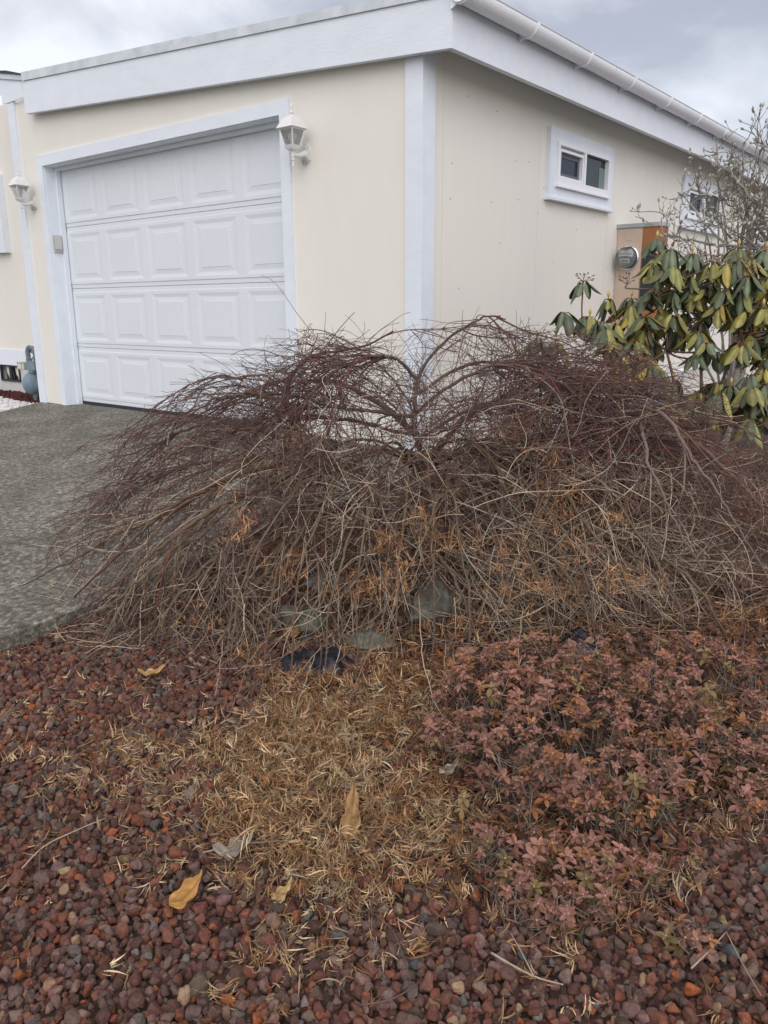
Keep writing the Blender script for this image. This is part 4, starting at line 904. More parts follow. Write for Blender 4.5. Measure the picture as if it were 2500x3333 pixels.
for li, ((p, rad), lo) in enumerate(zip(limb_pts, limb_obj)):
    Lw = np.linalg.norm(np.diff(p, axis=0), axis=1).sum()
    mp = p[18:].mean(0)-DC; side_, frt = mp@ER, mp@EF
    dens = (0.52 if side_ < -0.55 else 1.0)*(1.5 if frt > 0.18 and abs(side_) < 0.8 else 1.0)*(0.4 if li == 15 else 1.0)*(0.6 if side_ > 0.55 else 1.0)
    if li in (9, 10, 22, 23) or SHELL0-6 <= li < SHELL0: dens = 1.7
    if mp[2] > 0.42 and abs(side_) < 0.55: dens *= 1.25
    if li >= SHELL0: dens = 1.0
    n1 = int((10+Lw*15)*dens); sweep = side_ < -0.55 or li in (9, 10, 22, 23) or SHELL0-6 <= li < SHELL0
    B1, _ = sprout(p[None], n1, *(((0.45, 1.0), (0.12, 0.65), 15, 0.40, 0.6, 0.12, 0.5) if sweep else ((0.35, 0.85), (0.3, 1.2), 15, 0.5, 0.5, 0.15, 0.4)))
    B1 = B1[cull(B1, 0.15)]
    B2, i2 = sprout(B1, 10 if sweep else 13, *(((0.2, 0.6), (0.2, 0.8), 12, 0.5, 0.6, 0.06, 0.45) if sweep else ((0.18, 0.55), (0.3, 1.15), 12, 0.62, 0.5, 0.06, 0.35)))
    k = cull(B2); B2 = B2[k]
    B3, i3 = sprout(B2, 3, (0.06, 0.24), (0.35, 1.2), 8, 0.65, 0.25, 0.2, 0.25)
    k = cull(B3); B3 = B3[k]
    q = MB()
    for B, r0, r1, sd_ in ((B1, 0.0031, 0.0012, 5), (B2, 0.0015, 0.0008, 4), (B3, 0.0011, 0.0007, 3)):
        if not len(B): continue
        c = col_for(B[:, B.shape[1]//2], 0)
        if sd_ == 5: c = np.where(c[:, :1] > 0.16, c*np.array([0.66, 0.68, 0.70]), c*1.15)
        m = B.shape[1]; rr_ = np.linspace(r0, r1, m)[None]*R.uniform(0.75, 1.3, (len(B), 1))
        q.tubes(B, rr_, sd_, np.repeat(c[:, None], m, 1))
    if q.n: q.build('twigs', m_twig, lo, smooth=True)
# a few long shoots that trail out over the litter and the azalea
def trail(pts, r0, col, f0=0.90, f1=0.965):
    n = len(pts); q = [CAM+(on_bed(*a_)-CAM)*(f0+(f1-f0)*i_/(n-1)) for i_, a_ in enumerate(pts)]; c = spline(q, 26)+R.normal(0, 0.0012, (26, 3))
    mb = MB(); mb.tube(c, np.linspace(r0, r0*0.55, 26), 6, col); mb.build('trailing_shoot', m_twig, maple, smooth=True)
PALE, REDT, BRN = (0.40, 0.31, 0.21), (0.125, 0.04, 0.036), (0.12, 0.075, 0.052)
trail([(905, 1270), (908, 1360), (915, 1430), (942, 1520), (985, 1580), (1060, 1632), (1135, 1668)], 0.0021, PALE)
trail([(985, 1580), (997, 1530), (1030, 1482), (1090, 1468), (1190, 1492)], 0.0015, PALE, 0.935, 0.94)
trail([(1160, 1450), (1270, 1478), (1370, 1492), (1470, 1535)], 0.0014, PALE, 0.90, 0.93)
trail([(1060, 1440), (985, 1500), (915, 1575), (860, 1650), (838, 1700)], 0.0018, REDT)
trail([(790, 1340), (740, 1420), (650, 1490), (560, 1560), (420, 1600)], 0.0022, BRN, 0.9, 0.968)
trail([(640, 1390), (540, 1480), (400, 1540), (260, 1590)], 0.0018, BRN, 0.9, 0.968)
trail([(520, 1420), (430, 1490), (300, 1520), (200, 1530)], 0.0018, REDT, 0.92, 0.97)
trail([(1250, 1380), (1400, 1440), (1540, 1540), (1640, 1660)], 0.0019, BRN, 0.9, 0.93)
trail([(1350, 1340), (1480, 1400), (1600, 1480), (1700, 1580)], 0.0021, REDT, 0.9, 0.92)
trail([(840, 1300), (800, 1400), (760, 1500), (735, 1600)], 0.0021, (0.20, 0.14, 0.10), 0.9, 0.97)
trail([(1130, 1310), (1120, 1420), (1140, 1520), (1200, 1640)], 0.0016, PALE, 0.9, 0.95)
for k_ in range(22):
    u0 = R.uniform(260, 820); v0 = R.uniform(1340, 1420); du = R.uniform(-190, 40); dv = R.uniform(60, 190)
    trail([(u0, v0), (u0+du*0.35, v0+dv*0.45+R.uniform(-10, 10)), (u0+du*0.7, v0+dv*0.8+R.uniform(-10, 10)), (u0+du, v0+dv)], R.uniform(0.0011, 0.0019), [PALE, REDT, BRN, (0.24, 0.17, 0.12)][k_ % 4], R.uniform(0.92, 0.95), R.uniform(0.962, 0.975))
for k_ in range(16):
    u0 = R.uniform(900, 1640); v0 = R.uniform(1340, 1440); du = R.uniform(-60, 150); dv = R.uniform(50, 150)
    trail([(u0, v0), (u0+du*0.35, v0+dv*0.4+R.uniform(-10, 10)), (u0+du*0.7, v0+dv*0.75+R.uniform(-10, 10)), (u0+du, v0+dv)], R.uniform(0.0010, 0.0018), [PALE, (0.30, 0.22, 0.15), BRN, (0.24, 0.17, 0.12)][k_ % 4], R.uniform(0.90, 0.93), R.uniform(0.92, 0.94))
# dead foliage caught in the twigs
dl = MB()
DLX = [(R.uniform(480, 1450), R.uniform(1060, 1400), R.uniform(2.5, 2.75), 26, 0.05, 0.035) for _ in range(9)]
for (u0, v0, dp, n_, sx, sz) in ((830, 1165, 2.72, 50, 0.04, 0.03), (680, 1005, 2.95, 30, 0.04, 0.03), (1110, 930, 2.95, 55, 0.07, 0.04), (1190, 985, 2.9, 45, 0.04, 0.06), (1200, 1060, 2.85, 60, 0.05, 0.06), (1195, 1130, 2.8, 60, 0.06, 0.05), (965, 1160, 2.7, 45, 0.06, 0.04), (915, 1120, 2.78, 40, 0.05, 0.03), (520, 1140, 2.7, 35, 0.05, 0.05), (1090, 1190, 2.65, 45, 0.06, 0.05), (600, 1015, 2.95, 20, 0.04, 0.03), (640, 1055, 2.9, 20, 0.03, 0.02), (770, 1270, 2.6, 25, 0.05, 0.04), (870, 1230, 2.6, 25, 0.05, 0.04), (1250, 1190, 2.65, 35, 0.07, 0.05), (1330, 1260, 2.6, 40, 0.09, 0.05), (1100, 1280, 2.55, 40, 0.08, 0.05), (640, 950, 3.0, 25, 0.04, 0.03), (430, 1330, 2.7, 25, 0.08, 0.04), (960, 1060, 2.9, 20, 0.05, 0.03))+tuple(DLX):
    c = P(u0, v0, dp-0.17); n_ = int(n_*0.85); q = c+R.normal(0, 1, (n_, 1))*ER*sx*0.8+R.normal(0, 1, (n_, 1))*EF*0.03+R.normal(0, 1, (n_, 1))*np.array([0, 0, 1])*sz*0.7
    litter(dl, q, 5, 0.015, 0.045, 0.0011, np.array([(0.36, 0.175, 0.075), (0.43, 0.25, 0.115), (0.28, 0.13, 0.06)]), 0.9, -1)
dl.build('dead_foliage', m_litter, maple)

# ------------------------------------------------------------------ azaleas
def leaf_fan(mb, c, ax, n, L, W, col, spread, rg, cup=0.25, size=1.0):
    """n leaves radiating from points c (N,3) around axes ax (N,3)"""
    N = len(c); ref = rg.normal(size=(N, 3)); s_ = np.cross(ax, ref); s_ /= np.linalg.norm(s_, axis=1, keepdims=True); t_ = np.cross(ax, s_)
    prof = [(0.0, 0.10), (0.22, 0.62), (0.5, 1.0), (0.78, 0.72), (1.0, 0.05)]
    V = []; C_ = []
    a0 = rg.uniform(0, 6.28, N)
    for k in range(n):
        a_ = a0+k*2*math.pi/n+rg.normal(0, 0.16, N); el = spread+rg.normal(0, 0.22, N); Lk = L*size*rg.uniform(0.7, 1.15, N)
        rad = s_*np.cos(a_)[:, None]+t_*np.sin(a_)[:, None]; sid = -s_*np.sin(a_)[:, None]+t_*np.cos(a_)[:, None]
        for (t, w) in prof:
            e_ = el-0.5*t*cup*2
            pth = c + (rad*np.cos(e_)[:, None]+ax*np.sin(e_)[:, None])*(Lk*t)[:, None]
            up = ax*np.cos(e_)[:, None]-rad*np.sin(e_)[:, None]
            ww = (W*w*0.5*Lk/L)[:, None]
            V += [pth-sid*ww+up*ww*0.35, pth, pth+sid*ww+up*ww*0.35]
        C_.append(col*rg.uniform(0.8, 1.2, (N, 1)))
    V = np.stack(V, 1); m = len(prof); per = m*3; ff = []
    for k in range(n):
        for i_ in range(m-1):
            o_ = k*per+i_*3
            ff += [(o_, o_+1, o_+4, o_+3), (o_+1, o_+2, o_+5, o_+4)]
    ff = np.array(ff); F = (ff[None]+(np.arange(N)*n*per)[:, None, None]).reshape(-1, 4)
    C_ = np.repeat(np.stack(C_, 1), per, 1)
    mb.add(V.reshape(-1, 3), F, C_.reshape(-1, 3))
def azalea(polyuv, nros, h0, h1, label, seed, holes=()):
    rg = np.random.default_rng(seed); poly = bedpoly(polyuv); pa = np.array(poly); lo, hi = pa.min(0), pa.max(0)
    cen = pa.mean(0); root = thing('azalea', label, 'shrub', (cen[0], cen[1], float(gz(*cen))), 'low azaleas with reddish brown leaf rosettes')
    tips = []
    cl = rg.uniform(lo, hi, (max(6, nros//9), 2)); clh = rg.uniform(0, 1, len(cl))
    tries = 0
    while len(tips) < nros and tries < 40000:
        tries += 1; k = rg.integers(0, len(cl)); q = cl[k]+rg.normal(0, 0.05, 2) if rg.random() < 0.72 else rg.uniform(lo, hi)
        if not inpoly(q[0:1], q[1:2], poly)[0]: continue
        dist = min(np.hypot(*(q-np.array(a_))).min() for a_ in pa)
        h = h0+(h1-h0)*(0.3+0.7*clh[k])*min(1, 0.35+dist/0.16)*rg.uniform(0.7, 1.1)
        p = np.array([q[0], q[1], gz(*q)+h])
        if any(np.linalg.norm(p-t_) < 0.017 for t_ in tips[-300:]): continue
        tips.append(p)
    tips = np.array(tips); N = len(tips)
    ax = np.stack([rg.normal(0, 0.32, N), rg.normal(-0.15, 0.32, N), np.ones(N)], -1); ax /= np.linalg.norm(ax, axis=1, keepdims=True)
    mb = MB(); colr = np.array([(0.225, 0.098, 0.080), (0.255, 0.118, 0.100), (0.185, 0.085, 0.068), (0.265, 0.112, 0.055), (0.175, 0.115, 0.055)])
    col = colr[rg.choice(5, N, p=[.32, .22, .2, .16, .10])]*np.array([1.03, 1.07, 0.93])*rg.uniform(0.65, 1.2, (N, 1))
    dep = tosrc(tips)[2]
    sz_ = rg.uniform(0.68, 1.14, N); cup_ = rg.uniform(0.0, 0.38, N)
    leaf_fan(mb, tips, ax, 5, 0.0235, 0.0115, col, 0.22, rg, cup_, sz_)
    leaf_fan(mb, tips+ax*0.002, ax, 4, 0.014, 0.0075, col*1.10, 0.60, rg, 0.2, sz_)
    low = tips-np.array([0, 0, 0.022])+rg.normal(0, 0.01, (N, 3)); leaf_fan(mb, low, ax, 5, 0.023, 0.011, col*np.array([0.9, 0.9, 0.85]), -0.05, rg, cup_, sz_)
    bv, bf = ico(1); scatter_rocks(mb, tips+ax*0.004, np.full(N, 0.0024), np.tile((0.38, 0.26, 0.2), (N, 1)), [bv], bf)
    mb.build('foliage', m_azalea, root)
    
    st = MB(); nb = max(8, N//6); bases = tips[rg.choice(N, nb)].copy(); bases[:, :2] += rg.normal(0, 0.02, (nb, 2)); bases[:, 2] = gz(bases[:, 0], bases[:, 1])
    B = []
    for p in tips:
        b_ = bases[np.argmin(np.hypot(bases[:, 0]-p[0], bases[:, 1]-p[1])+rg.random(nb)*0.04)]
        mid = b_*0.5+p*0.5+rg.normal(0, 0.016, 3); m2 = b_*0.2+p*0.8+rg.normal(0, 0.01, 3); B.append(spline([b_, mid, m2, p], 9))
    B = np.array(B); st.tubes(B, np.linspace(0.0021, 0.0010, 9)[None]*rg.uniform(0.7, 1.3, (N, 1)), 4, np.repeat((np.array([(0.19, 0.15, 0.12)])*rg.uniform(0.5, 1.2, (N, 1)))[:, None], 9, 1))
    ex = N*4; i0 = rg.integers(0, N, ex); s0 = B[i0, rg.integers(1, 6, ex)]; d0 = rg.normal(0, 1, (ex, 3))*np.array([1, 1, 0.8])+np.array([0, 0, 0.35]); d0 /= np.linalg.norm(d0, axis=1, keepdims=True)
    L = rg.uniform(0.02, 0.075, ex); E = np.stack([s0+d0*(L*t)[:, None]+rg.normal(0, 0.0035, (ex, 3))*(t > 0) for t in (0, .3, .6, 1.0)], 1)
    st.tubes(E, np.linspace(0.0014, 0.0007, 4)[None]*np.ones((ex, 1)), 3, np.repeat((np.array([(0.215, 0.17, 0.135)])*rg.uniform(0.4, 1.25, (ex, 1)))[:, None], 4, 1))
    st.build('stems', m_twig, root, smooth=True)
azalea([(925, 1600), (1000, 1500), (1150, 1520), (1330, 1520), (1540, 1600), (1545, 1720), (1480, 1800), (1330, 1860), (1150, 1850), (1000, 1790), (930, 1740)], 430, 0.05, 0.20, 'largest azalea, dense dusty red rosettes right of the straw coloured litter', 41)
azalea([(1000, 1840), (1100, 1850), (1300, 1870), (1420, 1900), (1400, 2000), (1280, 2040), (1130, 2040), (1040, 1960)], 80, 0.04, 0.10, 'front spill of mauve red azalea rosettes reaching the open gravel', 42)
azalea([(1560, 1580), (1690, 1560), (1720, 1760), (1640, 1840), (1570, 1760)], 60, 0.06, 0.13, 'brownish azalea clump at right edge of the bed', 43)
azalea([(1010, 1470), (1180, 1430), (1400, 1430), (1620, 1490), (1620, 1570), (1350, 1520), (1180, 1520), (1010, 1500)], 90, 0.07, 0.15, 'sparse azalea rosettes beneath the hanging maple twigs', 44)
azalea([(1420, 2030), (1500, 2030), (1540, 2080), (1450, 2090)], 9, 0.03, 0.05, 'tiny pale mauve azalea sprig alone on the gravel', 45)

# ------------------------------------------------------------------ rhododendron
def Z3(x, y): return ((1600+0.5425*x)/K, (600+0.5425*y)/K)
RB = np.array([1.75, 0.15, -0.078])
rhod = thing('rhododendron', 'rhododendron with drooping olive green leaves and yellow flower buds', 'shrub', RB)
WH = [(550, 585, 4.0, 'g', 's'), (440, 775, 3.95, 'g', ''), (270, 930, 3.8, 'g', 'b'), (385, 945, 3.8, 'y', 's'), (590, 800, 3.95, 'y', 'b'), (700, 695, 4.05, 'g', 'b'), (840, 690, 4.1, 'g', 'b'), (815, 600, 4.25, 'n', 's'),
      (870, 800, 4.05, 'g', ''), (745, 845, 3.95, 'y', 's'), (650, 830, 3.9, 'g', ''), (940, 660, 4.0, 'g', ''), (993, 335, 3.95, 'g', 'b'), (1075, 400, 3.95, 'g', 's'), (975, 480, 3.9, 'y', ''), (1085, 500, 3.85, 'y', ''),
      (1205, 425, 4.0, 'g', 'b'), (1250, 470, 4.0, 'g', ''), (1330, 470, 3.9, 'y', 's'), (1483, 385, 4.1, 'g', 'b'), (1410, 490, 3.9, 'y', ''), (1540, 555, 3.85, 'g', 's'), (1650, 400, 4.0, 'g', 'b'), (1630, 745, 3.8, 'y', 'b'),
      (1437, 745, 4.0, 'g', 'b'), (1370, 730, 3.85, 'y', ''), (1500, 965, 3.75, 'y', 's'), (1550, 1150, 3.75, 'g', 's'), (1435, 1215, 3.75, 'g', 'b'), (1092, 1180, 3.8, 'g', 'b'), (1085, 1310, 3.8, 'y', ''), (1330, 1350, 3.8, 'y', ''),
      (920, 1060, 3.85, 'y', 's'), (740, 950, 3.9, 'y', ''), (920, 870, 4.0, 'g', ''), (1040, 760, 4.0, 'y', ''), (1180, 650, 4.1, 'y', ''), (1590, 1260, 3.7, 'g', ''), (1650, 1200, 3.75, 'g', ''), (1100, 890, 4.1, 'g', ''),
      (870, 1550, 3.8, 'g', ''), (1280, 620, 4.0, 'y', ''), (1400, 630, 3.95, 'g', ''), (1590, 680, 4.0, 'g', ''), (1500, 640, 3.9, 'y', ''), (1700, 560, 3.9, 'y', ''), (1720, 860, 3.85, 'g', ''), (1200, 560, 4.0, 'g', ''), (1010, 620, 4.1, 'g', ''), (1250, 830, 4.25, 'g', ''), (980, 960, 4.1, 'g', ''), (1330, 560, 4.1, 'g', ''),
      (1000, 820, 4.2, 'g', ''), (1150, 770, 4.2, 'g', ''), (1440, 520, 4.15, 'g', ''), (1620, 620, 4.15, 'g', ''), (1560, 1000, 4.1, 'g', ''), (1610, 900, 4.1, 'g', '')]
rr2 = np.random.default_rng(77)
for _ in range(26): WH.append((rr2.uniform(930, 1720), rr2.uniform(430, 1000), rr2.uniform(3.85, 4.25), 'y' if rr2.random() < 0.6 else 'g', 's' if rr2.random() < 0.15 else ''))
for _ in range(36): WH.append((rr2.uniform(780, 1720), rr2.uniform(900, 1420), rr2.uniform(3.6, 4.05), 'y' if rr2.random() < 0.55 else 'g', 'b' if rr2.random() < 0.15 else ''))
for _ in range(7): WH.append((rr2.uniform(560, 930), rr2.uniform(720, 950), rr2.uniform(3.85, 4.1), 'y' if rr2.random() < 0.5 else 'g', ''))
lf = MB(); stm = MB(); tipsB = []
def rhodo_leaf(mb, p, out_, L, W, droop, col):
    n = 9; path = [p.copy()]; d_ = out_*0.85+np.array([0, 0, 0.25]); d_ /= np.linalg.norm(d_)
    pet = 0.018; path.append(p+d_*pet)
    for k in range(n-2):
        tgt = out_*(1-droop)+np.array([0, 0, -droop]); d_ = d_*0.45+tgt/np.linalg.norm(tgt)*0.55 if k < 3 else d_*0.9+tgt/np.linalg.norm(tgt)*0.1
        d_ /= np.linalg.norm(d_); path.append(path[-1]+d_*(L/(n-2)))
    path = np.array(path); side = np.cross(out_, (0, 0, 1)); side /= np.linalg.norm(side)
    tw = rr2.normal(0, 0.35); prof = [0.05, 0.10, 0.55, 0.85, 0.98, 1.0, 0.90, 0.62, 0.10]; V = []; C_ = []
    roll = rr2.uniform(0.25, 0.75)
    for k in range(n):
        t_ = path[min(k+1, n-1)]-path[max(k-1, 0)]; t_ /= np.linalg.norm(t_); nn = np.cross(side, t_); nn /= np.linalg.norm(nn); s2 = side*math.cos(tw)+nn*math.sin(tw); n2 = np.cross(s2, t_)
        w = W*prof[k]*0.5
        for s_ in (-1, -0.55, 0, 0.55, 1):
            drop = -roll*w*s_*s_ + (-0.0012 if s_ == 0 else 0)
            V.append(path[k]+s2*w*s_*(1-0.15*roll*abs(s_))+n2*drop); C_.append(np.array(col)*(1+0.10*math.sin(k*1.7+tw*20))*(1.55 if s_ == 0 else (1.0 if abs(s_) < 1 else 0.95)))
    F = [(k*5+j_, k*5+j_+1, (k+1)*5+j_+1, (k+1)*5+j_) for k in range(n-1) for j_ in range(4)]
    mb.add(V, F, np.array(C_))
budsv, budsf = ico(2)
for (x, y, dp, kind, ex) in WH:
    c = P(*Z3(x, y), dp+rr2.normal(0, 0.04)); tipsB.append(c)
    nl = rr2.integers(7, 10) if kind != 'n' else 0; a0 = rr2.uniform(0, 6.28)
    for k in range(nl):
        a_ = a0+k*2*math.pi/nl+rr2.normal(0, 0.25); o_ = np.array([math.cos(a_), math.sin(a_), 0])
        if kind == 'g': col = np.array((0.078, 0.098, 0.052))*rr2.uniform(0.65, 1.35)
        else: col = np.array((0.195, 0.180, 0.050))*rr2.uniform(0.55, 1.3)
        if rr2.random() < 0.14: col = np.array((0.135, 0.140, 0.040))*rr2.uniform(0.6, 1.4)
        if kind == 'y' and rr2.random() < 0.16: col = np.array((0.28, 0.22, 0.045))*rr2.uniform(0.7, 1.2)
        if kind == 'y' and rr2.random() < 0.25: col = np.array((0.060, 0.078, 0.040))
        L = rr2.uniform(0.085, 0.128)*(1.12 if kind == 'y' else 1); rhodo_leaf(lf, c+np.array([0, 0, rr2.uniform(-0.012, 0.006)]), o_, L, L*rr2.uniform(0.34, 0.44), rr2.uniform(0.45, 0.92), col)
        stm.tube([c, c+o_*0.010+np.array([0, 0, 0.005]), c+o_*0.019+np.array([0, 0, 0.004])], 0.0015, 4, (0.28, 0.09, 0.03))
    if ex == 'b':
        q = MB(); v = budsv*np.array([0.0075, 0.0075, 0.015]); v[:, 2] = np.where(v[:, 2] > 0, v[:, 2]*1.25, v[:, 2]); s_ = np.clip(v[:, 2]/0.02, 0, 1); v[:, :2] *= (1-0.75*s_**1.2)[:, None]
        q.add(v+c+np.array([0, 0, 0.03]), budsf, (0.46, 0.36, 0.09)); q.tube([c, c+np.array([0, 0, 0.02])], 0.0035, 6, (0.33, 0.15, 0.05)); q.build('flower_bud', m_leaf, rhod, smooth=True)
    if ex == 's':
        q = MB()
        for k in range(11):
            dv = rr2.normal(0, 1, 3)*np.array([1, 1, 0.4])+np.array([0, 0, 0.8]); dv /= np.linalg.norm(dv); e_ = c+dv*rr2.uniform(0.025, 0.055)+np.array([0, 0, 0.01])
            q.tube(spline([c, c*0.5+e_*0.5+rr2.normal(0, 0.004, 3), e_], 5), 0.0009, 4, (0.20, 0.10, 0.06)); q.tube([e_, e_+dv*0.006, e_+dv*0.013], [0.0022, 0.0034, 0.0012], 5, (0.13, 0.055, 0.038))
        q.build('seed_head', m_twig, rhod, smooth=True)
lf.build('leaves', m_leaf, rhod, smooth=True)
forks = [P(*Z3(1250, 800), 4.05), P(*Z3(1050, 1000), 4.0), P(*Z3(1500, 900), 3.95), P(*Z3(750, 1100), 3.95), P(*Z3(1450, 1350), 3.9), P(*Z3(1120, 640), 4.05), P(*Z3(640, 950), 3.95), P(*Z3(320, 1080), 3.85)]
par = [None, None, None, 1, None, 0, 3, 3]
for f_, pp in zip(forks, par):
    b0 = RB+rr2.normal(0, 0.08, 3)*np.array([1, 1, 0]) if pp is None else forks[pp]
    mid = b0*0.5+f_*0.5+rr2.normal(0, 0.035, 3); r0 = 0.012 if pp is None else 0.007
    stm.tube(spline([b0, mid, f_], 14), np.linspace(r0, r0*0.55, 14), 8, (0.20, 0.16, 0.135))
for c in tipsB:
    f_ = min(forks, key=lambda q: np.linalg.norm(q-c)+0.12*rr2.random()); mid = f_*0.55+c*0.45+rr2.normal(0, 0.02, 3)-np.array([0, 0, 0.02])
    stm.tube(spline([f_, mid, c-np.array([0, 0, 0.02]), c], 12), np.linspace(0.0055, 0.0032, 12), 6, (0.165, 0.085, 0.06) if rr2.random() < 0.5 else (0.19, 0.145, 0.12))
stm.build('stems', m_twig, rhod, smooth=True)

# ------------------------------------------------------------------ magnolia with furry buds
def Z6(x, y): return ((2150+0.21097*x)/K, (500+0.21097*y)/K)
MG = np.array([1.45, 1.45, -0.078]); rm = np.random.default_rng(9)
mag = thing('magnolia', 'bare magnolia with pale furry buds in front of the side windows', 'tree', MG)
ends = [(275, 640, 5.3), (120, 1260, 5.0), (560, 480, 5.2), (850, 350, 5.15), (1000, 250, 5.0), (860, -30, 5.2), (1300, -200, 5.0), (1500, -350, 5.0), (1650, -260, 4.9), (1150, 550, 5.1), (1250, 750, 5.0), (900, 900, 4.9), (1350, 980, 4.9), (1560, 500, 4.9), (1800, 100, 4.8), (1800, 600, 4.8), (650, 650, 5.2), (60, 930, 5.2), (1500, 150, 5.0), (700, 1150, 4.9), (1050, 1150, 4.85), (1700, 900, 4.8), (1250, 300, 5.1), (1400, 500, 5.0), (1000, 700, 5.1), (1600, 1150, 4.8), (250, 1600, 4.9), (600, 1750, 4.8), (450, 2200, 4.8), (900, 1800, 4.7), (1300, 1900, 4.7), (1000, 2300, 4.6), (1500, 1500, 4.7), (700, 2600, 4.7)]
br = MB(); stems = []; forkm = [MG+np.array([0, 0, 0.3]), P(*Z6(1300, 1700), 4.95), P(*Z6(1750, 1500), 4.9)]
gcol = (0.26, 0.245, 0.215)
for e_ in ends:
    e3 = P(*Z6(e_[0], e_[1]), e_[2]); b0 = forkm[rm.integers(0, 3)]; mid = b0*0.5+e3*0.5+rm.normal(0, 0.05, 3)+np.array([0, 0, -0.03])
    p = spline([b0, mid, e3*0.85+mid*0.15+rm.normal(0, 0.02, 3), e3], 22)+rm.normal(0, 0.004, (22, 3)); stems.append(p); br.tube(p, np.linspace(0.0095, 0.0026, 22), 6, np.array(gcol)*rm.uniform(0.75, 1.2))
for f_ in forkm: br.tube(spline([MG+np.array([0, 0, -0.03]), MG*0.5+f_*0.5+rm.normal(0, 0.03, 3), f_], 12), np.linspace(0.026, 0.014, 12), 8, gcol)
br.build('branch_framework', m_bark, mag, smooth=True)
S = np.array(stems); tw = MB(); bud_p = []; bud_d = []
def msprout(par_, per, Lr, tmin):
    N, Mm, _ = par_.shape; idx = np.repeat(np.arange(N), per); n = len(idx); t = rm.uniform(tmin, 0.99, n)*(Mm-1); i0 = np.minimum(t.astype(int), Mm-2)
    p0 = par_[idx, i0]; tg = par_[idx, i0+1]-p0; tg /= np.linalg.norm(tg, axis=1, keepdims=True)+1e-9
    d0 = tg*0.6+rm.normal(0, 0.55, (n, 3))+np.array([0, 0, 0.15]); d0 /= np.linalg.norm(d0, axis=1, keepdims=True); L = rm.uniform(*Lr, n); m = 6; pts = np.zeros((n, m, 3)); pts[:, 0] = p0
    for k in range(1, m):
        d0 = d0+rm.normal(0, 0.22, (n, 3))+np.array([0, 0, 0.06]); d0 /= np.linalg.norm(d0, axis=1, keepdims=True); pts[:, k] = pts[:, k-1]+d0*(L/(m-1))[:, None]
    pts[..., 0] = np.maximum(pts[..., 0], 0.12)
    return pts, d0
A1, D1 = msprout(S, 8, (0.06, 0.24), 0.35); A2, D2 = msprout(A1, 3, (0.025, 0.09), 0.25)
for Aa, r0, r1 in ((A1, 0.0028, 0.0018), (A2, 0.0019, 0.0013)):
    tw.tubes(Aa, np.linspace(r0, r1, 6)[None]*np.ones((len(Aa), 1)), 4, np.repeat((np.array([(0.20, 0.175, 0.14)])*rm.uniform(0.6, 1.25, (len(Aa), 1)))[:, None], 6, 1))
tw.build('twigs', m_twig, mag, smooth=True)
bp = np.concatenate([A1[:, -1], A2[:, -1], S[:, -1]]); bd = np.concatenate([D1, D2, S[:, -1]-S[:, -2]]); bd /= np.linalg.norm(bd, axis=1, keepdims=True)
bd = bd+np.array([0, 0, 0.35]); bd /= np.linalg.norm(bd, axis=1, keepdims=True)
k = rm.random(len(bp)) < 0.72; bp, bd = bp[k], bd[k]; nB = len(bp); Lb = rm.uniform(0.016, 0.036, nB)
tt = np.array([0, 0.2, 0.45, 0.75, 1.0]); B = bp[:, None]+bd[:, None]*(Lb[:, None]*tt[None])[..., None]
bm_ = MB(); bm_.tubes(B, np.array([0.25, 0.85, 1.0, 0.6, 0.1])[None]*(Lb*0.24)[:, None], 7, np.repeat((np.array([(0.42, 0.41, 0.34)])*rm.uniform(0.5, 1.25, (nB, 1)))[:, None], 5, 1))
bc_ = np.array([(0.42, 0.41, 0.34)])*rm.uniform(0.5, 1.25, (nB, 1)); br_ = np.array([0.25, 0.85, 1.0, 0.6, 0.1])[None]*(Lb*0.24)[:, None]
uu, v2_, ww = tosrc(B[:, 2]); rank = np.argsort(-(Lb/ww)*((uu < 1659) & (v2_ < 1000)))
for q_ in rank[:100]:
    one = MB(); one.tubes(B[q_:q_+1], br_[q_:q_+1], 7, np.repeat(bc_[q_:q_+1, None], 5, 1), cap=True); one.build('bud', m_litter, mag, smooth=True)
bm_ = MB(); rs = rank[100:]; bm_.tubes(B[rs], br_[rs], 7, np.repeat(bc_[rs][:, None], 5, 1)); bm_.build('buds', m_litter, mag, smooth=True)['kind'] = 'stuff'
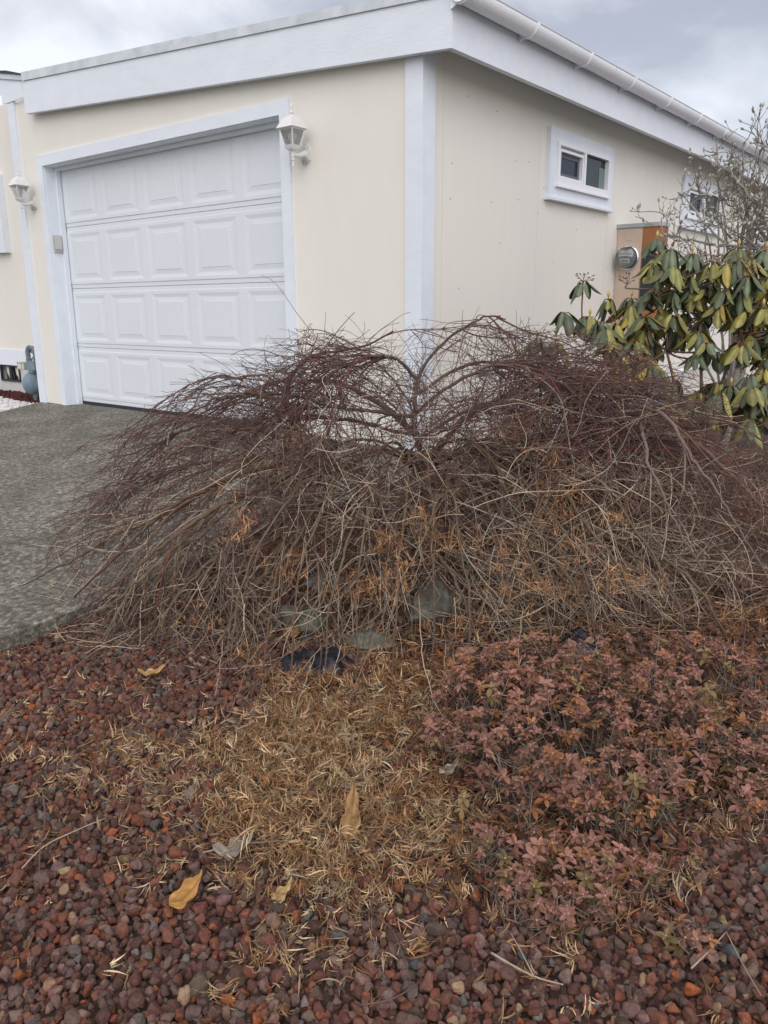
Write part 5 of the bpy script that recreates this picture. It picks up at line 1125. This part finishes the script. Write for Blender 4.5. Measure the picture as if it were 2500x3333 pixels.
# low scrub of bare shoots under the magnolia
th = MB(); n = 520; p0 = np.stack([R.uniform(0.9, 2.9, n), R.uniform(-1.2, 1.3, n), np.zeros(n)], -1); p0[:, 2] = gz(p0[:, 0], p0[:, 1]); d0 = R.normal(0, 0.6, (n, 3)); d0[:, 2] = np.abs(d0[:, 2])+0.45
d0 /= np.linalg.norm(d0, axis=1, keepdims=True); m = 10; L = R.uniform(0.15, 0.5, n); X = np.zeros((n, m, 3)); X[:, 0] = p0
for k in range(1, m):
    d0 = d0+R.normal(0, 0.22, (n, 3)); d0 /= np.linalg.norm(d0, axis=1, keepdims=True); X[:, k] = X[:, k-1]+d0*(L/(m-1))[:, None]
th.tubes(X, np.linspace(0.0028, 0.0012, m)[None]*np.ones((n, 1)), 4, np.repeat((np.array([(0.17, 0.125, 0.095)])*R.uniform(0.5, 1.5, (n, 1)))[:, None], m, 1))
idx = R.integers(0, n, 1900); s0 = X[idx, R.integers(2, m-1, 1900)]; dd = R.normal(0, 1, (1900, 3)); dd /= np.linalg.norm(dd, axis=1, keepdims=True); L = R.uniform(0.05, 0.2, 1900)
E = np.stack([s0+dd*(L*t)[:, None]+R.normal(0, 0.01, (1900, 3))*(t > 0) for t in (0, .25, .5, .75, 1)], 1)
th.tubes(E, np.linspace(0.0016, 0.0009, 5)[None]*np.ones((1900, 1)), 3, np.repeat((np.array([(0.20, 0.14, 0.105)])*R.uniform(0.45, 1.4, (1900, 1)))[:, None], 5, 1))
o = th.build('brushwood', m_twig, smooth=True); tag(o, 'tangled low brushwood of bare shoots behind the maple on the right', 'brushwood', kind='stuff')
lt2 = MB(); a = R.uniform(0.4, 3.4, 3200); b = R.uniform(-1.4, 1.6, 3200); litter(lt2, np.stack([a, b, gz(a, b)+0.015+R.random(3200)*0.03], -1), 4, 0.02, 0.06, 0.002, np.vstack([ORG, TAN[1:3]]))
o = lt2.build('leaf_litter', m_litter); tag(o, 'rusty dry leaf litter under the rhododendron and magnolia', 'leaf litter', kind='stuff')
